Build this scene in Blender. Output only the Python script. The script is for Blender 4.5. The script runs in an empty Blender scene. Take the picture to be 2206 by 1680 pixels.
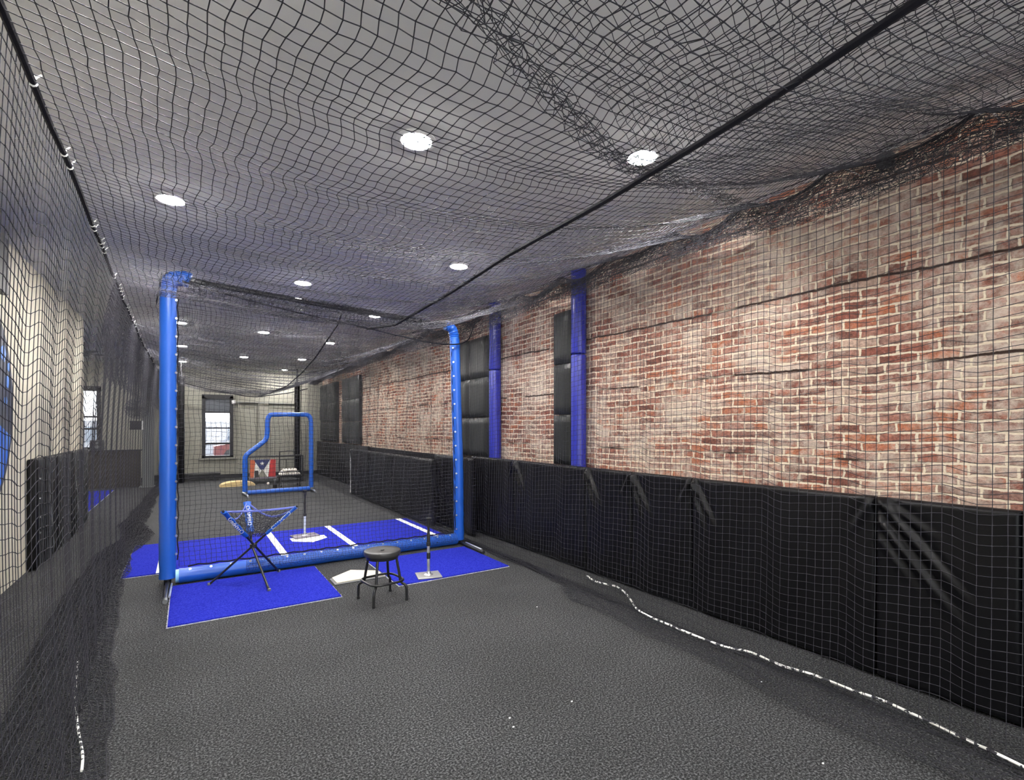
import bpy, math, random
import numpy as np
random.seed(7); rng = np.random.default_rng(7)
PI = math.pi
SC = bpy.context.scene
COL = SC.collection

# ------------------------------------------------------------------ materials
def mat(name, color, rough=0.6, metal=0.0, spec=0.5, bump=None, vary=None, emis=None, trans=None, sheen=0):
    m = bpy.data.materials.new(name); m.use_nodes = True
    nt = m.node_tree; N = nt.nodes; L = nt.links
    b = N['Principled BSDF']
    b.inputs['Base Color'].default_value = (*color, 1)
    b.inputs['Roughness'].default_value = rough
    b.inputs['Metallic'].default_value = metal
    b.inputs['Specular IOR Level'].default_value = spec
    tc = N.new('ShaderNodeTexCoord')
    if vary:
        sc, c2 = vary[0], vary[1]
        n = N.new('ShaderNodeTexNoise'); n.inputs['Scale'].default_value = sc; n.inputs['Detail'].default_value = 4
        L.new(tc.outputs['Object'], n.inputs['Vector'])
        r = N.new('ShaderNodeValToRGB'); r.color_ramp.elements[0].position = .35; r.color_ramp.elements[1].position = .65
        r.color_ramp.elements[0].color = (*color, 1); r.color_ramp.elements[1].color = (*c2, 1)
        L.new(n.outputs['Fac'], r.inputs['Fac']); L.new(r.outputs['Color'], b.inputs['Base Color'])
    if bump:
        n2 = N.new('ShaderNodeTexNoise'); n2.inputs['Scale'].default_value = bump[0]; n2.inputs['Detail'].default_value = 3
        L.new(tc.outputs['Object'], n2.inputs['Vector'])
        bp = N.new('ShaderNodeBump'); bp.inputs['Strength'].default_value = bump[1]; bp.inputs['Distance'].default_value = bump[2]
        L.new(n2.outputs['Fac'], bp.inputs['Height']); L.new(bp.outputs['Normal'], b.inputs['Normal'])
    if emis:
        b.inputs['Emission Color'].default_value = (*emis[0], 1); b.inputs['Emission Strength'].default_value = emis[1]
    if trans:
        b.inputs['Transmission Weight'].default_value = trans
    if sheen:
        b.inputs['Sheen Weight'].default_value = sheen
    return m

M = {}
M['net'] = mat('net_twine', (.032, .032, .040), .75, spec=.12, vary=(60, (.045, .045, .055)))
M['rope'] = mat('black_rope', (.014, .014, .02), .8, spec=.15, bump=(90, .6, .004))
M['leadrope'] = mat('white_flecked_lead_rope', (.85, .85, .8), .5)
M['white_tie'] = mat('white_plastic', (.8, .8, .76), .4)
M['pad'] = mat('black_vinyl', (.0032, .0032, .0045), .42, spec=.25, bump=(9, .25, .01))
M['tallpad'] = mat('charcoal_vinyl', (.014, .016, .016), .42, spec=.4, bump=(12, .3, .01))
M['blue_vinyl'] = mat('royal_blue_vinyl', (.014, .10, .50), .33, spec=.5, bump=(7, .35, .012))
M['light_blue'] = mat('pale_blue_plastic', (.25, .55, .85), .4)
M['column_blue'] = mat('deep_blue_vinyl', (.022, .03, .36), .32, bump=(6, .2, .01))
M['turf_blue'] = mat('blue_turf', (.010, .014, .27), .95, spec=.04, bump=(220, .9, .004), vary=(90, (.030, .040, .42)))
M['turf_white'] = mat('white_turf_line', (.82, .82, .80), .85, spec=.2, bump=(220, .6, .003))
M['mat_edge'] = mat('frayed_white_backing', (.55, .55, .6), .9, vary=(60, (.25, .25, .35)))
M['black_metal'] = mat('black_powder_coat', (.012, .012, .014), .3, spec=.6)
M['black_plastic'] = mat('black_plastic', (.016, .016, .018), .5)
M['grey_metal'] = mat('grey_painted_metal', (.16, .17, .17), .45)
M['chrome'] = mat('silver_metal', (.75, .76, .8), .28, metal=.9)
M['steel_base'] = mat('brushed_steel_plate', (.38, .38, .38), .4, metal=.5)
M['seat'] = mat('black_vinyl_seat', (.03, .03, .032), .38, spec=.6)
M['rubber_grey'] = mat('grey_rubber', (.17, .15, .19), .7)
M['plate_tan'] = mat('cream_rubber', (.62, .56, .43), .6, vary=(14, (.70, .65, .53)))
M['plate_edge'] = mat('grey_rubber_edge', (.16, .16, .17), .7)
M['beige'] = mat('beige_paint', (.60, .56, .45), .8, spec=.2, bump=(30, .15, .005), vary=(1.2, (.55, .52, .43)))
M['greige'] = mat('greige_paint', (.31, .305, .265), .85, spec=.2, bump=(30, .15, .005), vary=(1.5, (.28, .27, .23)))
M['recess'] = mat('dull_grey_paint', (.24, .235, .20), .85, spec=.2)
M['ceil'] = mat('ceiling_paint', (.80, .80, .79), .9, spec=.1, bump=(40, .1, .003), vary=(.7, (.77, .77, .76)))
M['trimwhite'] = mat('white_enamel', (.8, .8, .8), .4)
M['brownpad'] = mat('dark_brown_board', (.035, .03, .022), .7, vary=(5, (.05, .042, .03)))
M['black_frame'] = mat('black_window_frame', (.012, .012, .014), .4)
M['tan_turf'] = mat('tan_turf', (.52, .38, .18), .9, vary=(50, (.62, .47, .24)))
M['ball'] = mat('white_leather', (.82, .80, .74), .5)
M['red'] = mat('red_paint', (.45, .03, .03), .5)
M['flagwhite'] = mat('white_paint', (.75, .75, .72), .5)
M['navy'] = mat('navy_paint', (.02, .03, .12), .5)
M['orange'] = mat('faded_orange_board', (.45, .10, .04), .5)
M['dark_grey'] = mat('dark_grey_plastic', (.05, .05, .055), .5)
M['sidewalk'] = mat('concrete', (.14, .14, .15), .9, vary=(3, (.10, .10, .11)))
M['outside_wall'] = mat('pale_facade', (.24, .25, .28), .9)
M['carred'] = mat('car_red', (.10, .03, .03), .3)
M['carwhite'] = mat('car_white', (.4, .4, .42), .3)
M['tree'] = mat('bare_bark', (.18, .14, .11), .9)

def emission(name, col, s):
    m = bpy.data.materials.new(name); m.use_nodes = True
    nt = m.node_tree; nt.nodes.clear()
    e = nt.nodes.new('ShaderNodeEmission'); e.inputs[0].default_value = (*col, 1); e.inputs[1].default_value = s
    o = nt.nodes.new('ShaderNodeOutputMaterial'); nt.links.new(e.outputs[0], o.inputs[0])
    return m
LAMP = 430
M['lamp'] = emission('lit_led_diffuser', (1, .965, .92), LAMP)

def glass():
    m = bpy.data.materials.new('window_glass'); m.use_nodes = True
    nt = m.node_tree; nt.nodes.clear()
    t = nt.nodes.new('ShaderNodeBsdfTransparent'); g = nt.nodes.new('ShaderNodeBsdfGlossy'); g.inputs['Roughness'].default_value = .02
    fr = nt.nodes.new('ShaderNodeFresnel'); mx = nt.nodes.new('ShaderNodeMixShader'); o = nt.nodes.new('ShaderNodeOutputMaterial')
    nt.links.new(fr.outputs[0], mx.inputs[0]); nt.links.new(t.outputs[0], mx.inputs[1]); nt.links.new(g.outputs[0], mx.inputs[2]); nt.links.new(mx.outputs[0], o.inputs[0])
    return m
M['glass'] = glass()

def leadrope():
    m = M['leadrope']; nt = m.node_tree; N = nt.nodes; L = nt.links
    tc = N['Texture Coordinate']; n = N.new('ShaderNodeTexNoise'); n.inputs['Scale'].default_value = 26; n.inputs['Detail'].default_value = 2
    r = N.new('ShaderNodeValToRGB'); r.color_ramp.interpolation = 'CONSTANT'
    r.color_ramp.elements[0].color = (.03, .03, .04, 1); r.color_ramp.elements[1].color = (.9, .9, .86, 1); r.color_ramp.elements[1].position = .46
    L.new(tc.outputs['Object'], n.inputs['Vector']); L.new(n.outputs['Fac'], r.inputs['Fac']); L.new(r.outputs['Color'], N['Principled BSDF'].inputs['Base Color'])
leadrope()

def floor_mat():
    m = bpy.data.materials.new('speckled_charcoal_carpet'); m.use_nodes = True
    nt = m.node_tree; N = nt.nodes; L = nt.links; b = N['Principled BSDF']
    b.inputs['Roughness'].default_value = .9; b.inputs['Specular IOR Level'].default_value = .2
    tc = N.new('ShaderNodeTexCoord')
    n = N.new('ShaderNodeTexNoise'); n.inputs['Scale'].default_value = 90; n.inputs['Detail'].default_value = 3; n.inputs['Roughness'].default_value = .75
    L.new(tc.outputs['Object'], n.inputs['Vector'])
    r = N.new('ShaderNodeValToRGB'); e = r.color_ramp.elements
    e[0].position = .38; e[0].color = (.006, .006, .007, 1); e[1].position = .64; e[1].color = (.130, .133, .138, 1)
    k = e.new(.5); k.color = (.027, .028, .030, 1)
    L.new(n.outputs['Fac'], r.inputs['Fac'])
    n2 = N.new('ShaderNodeTexNoise'); n2.inputs['Scale'].default_value = 1.3; n2.inputs['Detail'].default_value = 3
    L.new(tc.outputs['Object'], n2.inputs['Vector'])
    r2 = N.new('ShaderNodeMapRange'); r2.inputs['From Min'].default_value = .3; r2.inputs['From Max'].default_value = .7; r2.inputs['To Min'].default_value = .82; r2.inputs['To Max'].default_value = 1.12
    L.new(n2.outputs['Fac'], r2.inputs['Value'])
    vm = N.new('ShaderNodeVectorMath'); vm.operation = 'SCALE'
    L.new(r.outputs['Color'], vm.inputs[0]); L.new(r2.outputs[0], vm.inputs['Scale']); L.new(vm.outputs[0], b.inputs['Base Color'])
    bp = N.new('ShaderNodeBump'); bp.inputs['Strength'].default_value = .35; bp.inputs['Distance'].default_value = .004
    L.new(n.outputs['Fac'], bp.inputs['Height']); L.new(bp.outputs['Normal'], b.inputs['Normal'])
    return m
M['floor'] = floor_mat()

def brick_mat():
    m = bpy.data.materials.new('old_soft_brick'); m.use_nodes = True
    nt = m.node_tree; N = nt.nodes; L = nt.links; b = N['Principled BSDF']
    b.inputs['Roughness'].default_value = .9; b.inputs['Specular IOR Level'].default_value = .15
    tc = N.new('ShaderNodeTexCoord'); sp = N.new('ShaderNodeSeparateXYZ'); L.new(tc.outputs['Object'], sp.inputs[0])
    cb = N.new('ShaderNodeCombineXYZ'); L.new(sp.outputs['Y'], cb.inputs[0]); L.new(sp.outputs['Z'], cb.inputs[1])
    def noise(scale, det=3, rough=.5, vec=None, sy=None):
        n = N.new('ShaderNodeTexNoise'); n.inputs['Scale'].default_value = scale; n.inputs['Detail'].default_value = det; n.inputs['Roughness'].default_value = rough
        L.new(vec or cb.outputs[0], n.inputs['Vector']); return n
    # wobble of the courses
    def wob(scale, amp, src):
        n = noise(scale, 2)
        s = N.new('ShaderNodeVectorMath'); s.operation = 'SUBTRACT'; s.inputs[1].default_value = (.5, .5, .5); L.new(n.outputs['Color'], s.inputs[0])
        k = N.new('ShaderNodeVectorMath'); k.operation = 'SCALE'; k.inputs['Scale'].default_value = amp; L.new(s.outputs[0], k.inputs[0])
        a = N.new('ShaderNodeVectorMath'); a.operation = 'ADD'; L.new(src, a.inputs[0]); L.new(k.outputs[0], a.inputs[1]); return a.outputs[0]
    v = wob(1.1, .06, cb.outputs[0]); v = wob(7, .026, v); v = wob(30, .014, v)
    def brick(w, h, off):
        t = N.new('ShaderNodeTexBrick'); t.inputs['Scale'].default_value = 1; t.inputs['Brick Width'].default_value = w; t.inputs['Row Height'].default_value = h
        t.inputs['Mortar Size'].default_value = .0125; t.inputs['Mortar Smooth'].default_value = .9; t.inputs['Bias'].default_value = 0; t.offset = off
        t.inputs['Color1'].default_value = (0, 0, 0, 1); t.inputs['Color2'].default_value = (1, 1, 1, 1); t.inputs['Mortar'].default_value = (.5, .5, .5, 1)
        L.new(v, t.inputs['Vector']); return t
    t1 = brick(.222, .0675, .5); t2 = brick(.112, .0675, .5)
    sv = N.new('ShaderNodeSeparateXYZ'); L.new(v, sv.inputs[0])
    dvd = N.new('ShaderNodeMath'); dvd.operation = 'DIVIDE'; dvd.inputs[1].default_value = .675; L.new(sv.outputs['Y'], dvd.inputs[0])
    frc = N.new('ShaderNodeMath'); frc.operation = 'FRACT'; L.new(dvd.outputs[0], frc.inputs[0])
    lt = N.new('ShaderNodeMath'); lt.operation = 'LESS_THAN'; lt.inputs[1].default_value = .1; L.new(frc.outputs[0], lt.inputs[0])
    class T: pass
    t = T(); mc = N.new('ShaderNodeMix'); mc.data_type = 'RGBA'; L.new(lt.outputs[0], mc.inputs['Factor']); L.new(t1.outputs['Color'], mc.inputs['A']); L.new(t2.outputs['Color'], mc.inputs['B'])
    mf = N.new('ShaderNodeMix'); mf.data_type = 'FLOAT'; L.new(lt.outputs[0], mf.inputs['Factor']); L.new(t1.outputs['Fac'], mf.inputs['A']); L.new(t2.outputs['Fac'], mf.inputs['B'])
    # ragged joint edges
    nj = noise(16, 5, .8); aj = N.new('ShaderNodeMath'); aj.operation = 'MULTIPLY_ADD'; aj.inputs[1].default_value = 1.8; aj.inputs[2].default_value = -.85; L.new(nj.outputs['Fac'], aj.inputs[0])
    a2 = N.new('ShaderNodeMath'); a2.operation = 'ADD'; L.new(mf.outputs['Result'], a2.inputs[0]); L.new(aj.outputs[0], a2.inputs[1])
    cr = N.new('ShaderNodeMapRange'); cr.inputs['From Min'].default_value = .25; cr.inputs['From Max'].default_value = .75; L.new(a2.outputs[0], cr.inputs['Value'])
    t.outputs = {'Color': mc.outputs['Result'], 'Fac': cr.outputs[0]}
    ramp = N.new('ShaderNodeValToRGB'); e = ramp.color_ramp.elements
    e[0].position = 0; e[0].color = (.26, .095, .07, 1); e[1].position = 1; e[1].color = (.47, .33, .26, 1)
    for p, c in ((.12, (.15, .07, .055)), (.25, (.31, .125, .09)), (.4, (.36, .20, .16)), (.52, (.20, .115, .095)), (.64, (.34, .14, .10)), (.76, (.42, .15, .08)), (.88, (.33, .22, .185))):
        k = e.new(p); k.color = (*c, 1)
    # extra per-brick scramble by noise
    nb = noise(3.1, 4, .7)
    ad = N.new('ShaderNodeMath'); ad.operation = 'ADD'; L.new(t.outputs['Color'], ad.inputs[0]); L.new(nb.outputs['Fac'], ad.inputs[1])
    ms = N.new('ShaderNodeMath'); ms.operation = 'SUBTRACT'; ms.inputs[1].default_value = .5; L.new(ad.outputs[0], ms.inputs[0]); ms.use_clamp = True
    L.new(ms.outputs[0], ramp.inputs['Fac'])
    # fine grain on bricks
    ng = noise(38, 5, .7); gr = N.new('ShaderNodeMapRange'); gr.inputs['From Min'].default_value = .3; gr.inputs['From Max'].default_value = .7; gr.inputs['To Min'].default_value = .5; gr.inputs['To Max'].default_value = 1.5
    L.new(ng.outputs['Fac'], gr.inputs['Value'])
    sc = N.new('ShaderNodeVectorMath'); sc.operation = 'SCALE'; L.new(ramp.outputs['Color'], sc.inputs[0]); L.new(gr.outputs[0], sc.inputs['Scale'])
    # lime smears
    nl = noise(1.5, 6, .68); nf = noise(11, 7, .82)
    ml = N.new('ShaderNodeMath'); ml.operation = 'MULTIPLY_ADD'; ml.inputs[1].default_value = .85; L.new(nf.outputs['Fac'], ml.inputs[0]); L.new(nl.outputs['Fac'], ml.inputs[2])
    mr = N.new('ShaderNodeMapRange'); mr.inputs['From Min'].default_value = .86; mr.inputs['From Max'].default_value = 1.10; mr.inputs['To Max'].default_value = .88; L.new(ml.outputs[0], mr.inputs['Value'])
    mx = N.new('ShaderNodeMix'); mx.data_type = 'RGBA'; mx.inputs['B'].default_value = (.62, .53, .45, 1); L.new(mr.outputs[0], mx.inputs['Factor']); L.new(sc.outputs[0], mx.inputs['A'])
    # mortar
    mm = N.new('ShaderNodeMix'); mm.data_type = 'RGBA'; mm.inputs['B'].default_value = (.74, .64, .50, 1); L.new(t.outputs['Fac'], mm.inputs['Factor']); L.new(mx.outputs['Result'], mm.inputs['A'])
    # open bed joints: long dark gaps
    prev = mm.outputs['Result']
    z = N.new('ShaderNodeSeparateXYZ'); L.new(v, z.inputs[0])
    for zz, lo in ((.0675 * 21, .50), (.0675 * 31, .44), (.0675 * 40, .33), (.0675 * 50, .4)):
        d = N.new('ShaderNodeMath'); d.operation = 'SUBTRACT'; d.inputs[1].default_value = zz; L.new(z.outputs['Y'], d.inputs[0])
        a = N.new('ShaderNodeMath'); a.operation = 'ABSOLUTE'; L.new(d.outputs[0], a.inputs[0])
        f = N.new('ShaderNodeMapRange'); f.inputs['From Min'].default_value = .013; f.inputs['From Max'].default_value = .006; L.new(a.outputs[0], f.inputs['Value'])
        nn = noise(.9 + zz * .3, 3); g = N.new('ShaderNodeMapRange'); g.inputs['From Min'].default_value = lo; g.inputs['From Max'].default_value = lo + .08; L.new(nn.outputs['Fac'], g.inputs['Value'])
        mu = N.new('ShaderNodeMath'); mu.operation = 'MULTIPLY'; L.new(f.outputs[0], mu.inputs[0]); L.new(g.outputs[0], mu.inputs[1])
        c = N.new('ShaderNodeMix'); c.data_type = 'RGBA'; c.inputs['B'].default_value = (.05, .03, .025, 1); L.new(mu.outputs[0], c.inputs['Factor']); L.new(prev, c.inputs['A']); prev = c.outputs['Result']
    L.new(prev, b.inputs['Base Color'])
    # bump
    h1 = N.new('ShaderNodeMath'); h1.operation = 'MULTIPLY_ADD'; h1.inputs[1].default_value = -.7; L.new(t.outputs['Fac'], h1.inputs[0]); L.new(ng.outputs['Fac'], h1.inputs[2])
    bp = N.new('ShaderNodeBump'); bp.inputs['Strength'].default_value = .8; bp.inputs['Distance'].default_value = .012
    L.new(h1.outputs[0], bp.inputs['Height']); L.new(bp.outputs['Normal'], b.inputs['Normal'])
    return m
M['brick'] = brick_mat()

# ------------------------------------------------------------------ mesh helpers
class MB:
    def __init__(s): s.v = []; s.f = []; s.m = []
    def add(s, vs, fs, mi=0):
        o = len(s.v); s.v += [tuple(map(float, p)) for p in vs]; s.f += [tuple(i + o for i in f) for f in fs]; s.m += [mi] * len(fs); return s
    def box(s, x0, x1, y0, y1, z0, z1, mi=0):
        vs = [(x, y, z) for z in (z0, z1) for y in (y0, y1) for x in (x0, x1)]
        return s.add(vs, [(0, 2, 3, 1), (4, 5, 7, 6), (0, 1, 5, 4), (2, 6, 7, 3), (0, 4, 6, 2), (1, 3, 7, 5)], mi)
    def tube(s, pts, r, n=12, cap=True, mi=0, flat=None):
        pts = [np.array(p, float) for p in pts]; K = len(pts)
        rs = r if isinstance(r, (list, tuple)) else [r] * K
        tan = []
        for i in range(K):
            t = pts[min(i + 1, K - 1)] - pts[max(i - 1, 0)]; tan.append(t / (np.linalg.norm(t) + 1e-12))
        up = np.array((0, 0, 1.)) if abs(tan[0][2]) < .9 else np.array((1., 0, 0))
        nn = np.cross(tan[0], up); nn /= np.linalg.norm(nn)
        vs = []
        for i in range(K):
            nn = nn - tan[i] * np.dot(nn, tan[i]); nn /= np.linalg.norm(nn); bb = np.cross(tan[i], nn)
            for k in range(n):
                a = 2 * PI * k / n; fx, fy = (1, 1) if not flat else flat
                vs.append(pts[i] + rs[i] * (fx * math.cos(a) * nn + fy * math.sin(a) * bb))
        fs = [(i * n + k, i * n + (k + 1) % n, (i + 1) * n + (k + 1) % n, (i + 1) * n + k) for i in range(K - 1) for k in range(n)]
        if cap: fs += [tuple(range(n - 1, -1, -1)), tuple(range((K - 1) * n, K * n))]
        return s.add(vs, fs, mi)
    def lathe(s, prof, c=(0, 0, 0), n=32, mi=0):
        vs = []
        for r, z in prof:
            for k in range(n):
                a = 2 * PI * k / n; vs.append((c[0] + r * math.cos(a), c[1] + r * math.sin(a), c[2] + z))
        K = len(prof)
        fs = [(i * n + k, i * n + (k + 1) % n, (i + 1) * n + (k + 1) % n, (i + 1) * n + k) for i in range(K - 1) for k in range(n)]
        fs += [tuple(range(n - 1, -1, -1)), tuple(range((K - 1) * n, K * n))]
        return s.add(vs, fs, mi)
    def prism(s, poly, z0, z1, mi=0):
        n = len(poly); vs = [(x, y, z0) for x, y in poly] + [(x, y, z1) for x, y in poly]
        return s.add(vs, [tuple(range(n - 1, -1, -1)), tuple(range(n, 2 * n))] + [(k, (k + 1) % n, n + (k + 1) % n, n + k) for k in range(n)], mi)
    def build(s, name, mats, parent=None, smooth=False, bevel=0):
        me = bpy.data.meshes.new(name); me.from_pydata(s.v, [], s.f)
        mats = mats if isinstance(mats, (list, tuple)) else [mats]
        for k in mats: me.materials.append(k)
        if len(mats) > 1: me.polygons.foreach_set('material_index', s.m)
        me.update()
        if smooth:
            me.polygons.foreach_set('use_smooth', [True] * len(s.f))
            try: me.set_sharp_from_angle(angle=math.radians(45))
            except Exception: pass
        o = bpy.data.objects.new(name, me); COL.objects.link(o)
        if parent: o.parent = parent
        if bevel:
            b = o.modifiers.new('bevel', 'BEVEL'); b.width = bevel; b.segments = 3; b.limit_method = 'ANGLE'
            for p in me.polygons: p.use_smooth = True
        return o

def tag(o, label=None, cat=None, group=None, kind=None):
    if label: o['label'] = label
    if cat: o['category'] = cat
    if group: o['group'] = group
    if kind: o['kind'] = kind
    return o
def thing(name, label, cat, loc=(0, 0, 0), rz=0, group=None):
    o = bpy.data.objects.new(name, None); COL.objects.link(o); o.location = loc; o.rotation_euler = (0, 0, rz); o.empty_display_size = .1
    return tag(o, label, cat, group)
def S(o): o['kind'] = 'structure'; return o
def copy_tree(o, parent=None):
    c = o.copy(); COL.objects.link(c); c.parent = parent
    for ch in list(o.children): copy_tree(ch, c)
    return c
def smooth_path(pts, n=8):
    P = [np.array(p, float) for p in pts]; out = []
    for i in range(len(P) - 1):
        p0 = P[max(i - 1, 0)]; p1 = P[i]; p2 = P[i + 1]; p3 = P[min(i + 2, len(P) - 1)]
        for k in range(n):
            t = k / n
            out.append(.5 * ((2 * p1) + (-p0 + p2) * t + (2 * p0 - 5 * p1 + 4 * p2 - p3) * t * t + (-p0 + 3 * p1 - 3 * p2 + p3) * t ** 3))
    out.append(P[-1]); return out

def net_obj(name, P, r=.0017, parent=None, knots=None, m='net'):
    """P (nu,nv,3) knot positions -> one mesh of thin three-sided twine in both directions"""
    nu, nv, _ = P.shape
    du = np.gradient(P, axis=0); dv = np.gradient(P, axis=1)
    nrm = np.cross(du, dv); nrm /= (np.linalg.norm(nrm, axis=2, keepdims=True) + 1e-9)
    V = []; F = []; off = 0
    idx = np.arange(nu * nv).reshape(nu, nv)
    for axis, t in ((0, du), (1, dv)):
        t = t / (np.linalg.norm(t, axis=2, keepdims=True) + 1e-9)
        b = np.cross(t, nrm)
        ring = np.stack([P + r * (math.cos(a) * nrm + math.sin(a) * b) for a in (0, 2 * PI / 3, 4 * PI / 3)], axis=2)
        V.append(ring.reshape(-1, 3))
        A, B = (idx[:-1, :], idx[1:, :]) if axis == 0 else (idx[:, :-1], idx[:, 1:])
        A = A.reshape(-1); B = B.reshape(-1)
        for k in range(3):
            k2 = (k + 1) % 3
            F.append(np.stack([A * 3 + k, A * 3 + k2, B * 3 + k2, B * 3 + k], axis=1) + off)
        off += nu * nv * 3
    tri = None
    if knots:
        rk, mask = knots
        Q = P[mask]; n = len(Q)
        offs = np.array([(1, 0, 0), (0, 1, 0), (-1, 0, 0), (0, -1, 0), (0, 0, 1), (0, 0, -1)]) * rk
        V.append((Q[:, None, :] + offs[None]).reshape(-1, 3))
        base = np.arange(n) * 6 + off
        tr = [(0, 1, 4), (1, 2, 4), (2, 3, 4), (3, 0, 4), (1, 0, 5), (2, 1, 5), (3, 2, 5), (0, 3, 5)]
        tri = np.concatenate([np.stack([base + a, base + b_, base + c], axis=1) for a, b_, c in tr])
    V = np.concatenate(V).astype(np.float32); F = np.concatenate(F)
    me = bpy.data.meshes.new(name)
    nq = len(F); ntv = 0 if tri is None else len(tri)
    me.vertices.add(len(V)); me.vertices.foreach_set('co', V.ravel())
    loops = F.ravel() if tri is None else np.concatenate([F.ravel(), tri.ravel()])
    me.loops.add(len(loops)); me.loops.foreach_set('vertex_index', loops.astype(np.int32))
    me.polygons.add(nq + ntv)
    st = np.concatenate([np.arange(nq) * 4, nq * 4 + np.arange(ntv) * 3]); me.polygons.foreach_set('loop_start', st.astype(np.int32))
    me.polygons.foreach_set('use_smooth', np.ones(nq + ntv, bool))
    me.update(calc_edges=True)
    me.materials.append(M[m])
    o = bpy.data.objects.new(name, me); COL.objects.link(o)
    if parent: o.parent = parent
    return o
def interp(x, xs, ys): return np.interp(x, xs, ys)
def vnoise(y, seed=0, scale=1.0):
    """smooth 1-D pseudo noise in [-1,1]"""
    y = np.asarray(y) / scale
    return (np.sin(y * 1.7 + seed) + np.sin(y * 2.9 + seed * 2.3 + 1) * .7 + np.sin(y * 5.3 + seed * 1.1) * .4) / 2.1

# ------------------------------------------------------------------ camera
cam = bpy.data.cameras.new('camera'); co = bpy.data.objects.new('camera', cam); COL.objects.link(co); SC.camera = co
cam.sensor_width = 36; cam.lens = 36 * 1080 / 2206; cam.shift_y = 80 / 2206; cam.clip_start = .02
co.location = (0, 0, 1.65); YAW = math.atan2(698, 1080)
co.rotation_euler = (PI / 2, 0, -YAW)

XW = 4.05; CZ = 3.55; YB = 18.8; YF = -3.0
# ------------------------------------------------------------------ the room
def slab_wall_y(name, x, y0, y1, z0, z1, m, th=.15):   # wall running along y, inner face at x
    b = MB(); b.box(min(x, x + th), max(x, x + th), y0, y1, z0, z1); return S(b.build(name, m))
b = MB(); b.box(-4.3, XW + .3, YF - .3, YB + .3, -.12, 0); S(b.build('floor', M['floor']))
b = MB(); b.box(-4.3, XW + .3, YF - .3, YB + .3, CZ, CZ + .12); S(b.build('ceiling', M['ceil']))
slab_wall_y('wall_right', XW, YF, YB, 0, CZ, M['brick'], .2)
slab_wall_y('wall_left', -1.55, YF, 11.55, 0, CZ, M['beige'], -.2)
b = MB(); b.box(-4.2, -1.75, 11.35, 11.55, 0, CZ); S(b.build('wall_return', M['beige']))
slab_wall_y('wall_side', -4.0, 11.55, YB, 0, CZ, M['greige'], -.2)
# back wall with two window openings
WIN = [(.40, 1.22, .66, 2.66), (-3.0, -2.16, 1.0, 2.80)]
b = MB(); t0, t1 = YB, YB + .2
xs = [-4.2, -3.0, -2.16, .40, 1.22, XW + .2]
b.box(xs[0], xs[1], t0, t1, 0, CZ); b.box(xs[2], xs[3], t0, t1, 0, CZ); b.box(xs[4], xs[5], t0, t1, 0, CZ)
for x0, x1, z0, z1 in WIN: b.box(x0, x1, t0, t1, 0, z0); b.box(x0, x1, t0, t1, z1, CZ)
S(b.build('wall_back', M['greige']))
# shallow recessed blind bays on the back wall framed by piers
b = MB()
for x0, x1 in ((1.38, 1.50), (1.98, 2.30), (3.12, 3.3)): b.box(x0, x1, YB - .06, YB, 0, 2.46)
b.box(1.38, 3.3, YB - .06, YB, 2.46, 3.5)
S(b.build('trim_1', M['greige']))
def window(n, x0, x1, z0, z1, rails, shade=None):
    fw = .07
    f = MB(); f.box(x0 - .03, x0 + fw, YB - .02, YB + .12, z0, z1); f.box(x1 - fw, x1 + .03, YB - .02, YB + .12, z0, z1)
    f.box(x0 - .03, x1 + .03, YB - .02, YB + .12, z1 - .1, z1 + .04); f.box(x0 - .03, x1 + .03, YB - .02, YB + .12, z0, z0 + fw)
    for zr, h in rails: f.box(x0 + fw, x1 - fw, YB + .02, YB + .08, zr - h / 2, zr + h / 2)
    w = S(f.build('window_%d' % n, M['black_frame']))
    g = MB(); g.box(x0 + fw, x1 - fw, YB + .045, YB + .053, z0 + fw, z1 - .1); g.build('pane', M['glass'], w)
    s = MB(); s.box(x0 - .12, x1 + .12, YB - .07, YB + .02, z0 - .05, z0); s.build('window_sill', M['greige'], w)
    if shade:
        q = MB(); q.box(x0 + fw, x1 - fw, YB + .03, YB + .04, shade, z1 - .1); q.build('roller_shade', mat('smoke_film', (.10, .11, .13), .5), w)
    return w
window(1, *WIN[0], [(1.62, .04), (1.12, .06), (2.13, .05)], 2.15)
window(2, *WIN[1], [(1.95, .05), (1.6, .05)])
# front wall (behind the camera) with an unseen glazed opening added for ceiling fill light
b = MB(); b.box(-1.75, -1.2, YF - .2, YF, 0, CZ); b.box(3.6, XW + .2, YF - .2, YF, 0, CZ); b.box(-1.2, 3.6, YF - .2, YF, 0, .5); b.box(-1.2, 3.6, YF - .2, YF, 3.1, CZ)
S(b.build('wall_front', M['beige']))
f = MB()
for x in (-1.2, .36, 1.96, 3.54): f.box(x, x + .06, YF - .12, YF - .04, .5, 3.1)
f.box(-1.2, 3.6, YF - .12, YF - .04, .5, .56); f.box(-1.2, 3.6, YF - .12, YF - .04, 3.04, 3.1)
w3 = S(f.build('window_3', M['black_frame'])); g = MB(); g.box(-1.16, 3.56, YF - .085, YF - .08, .54, 3.06); g.build('pane', M['glass'], w3)
# baseboards
b = MB(); b.box(-4.0, XW - .1, YB - .09, YB - .001, 0, .12); S(b.build('baseboard_back', M['black_plastic']))

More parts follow.
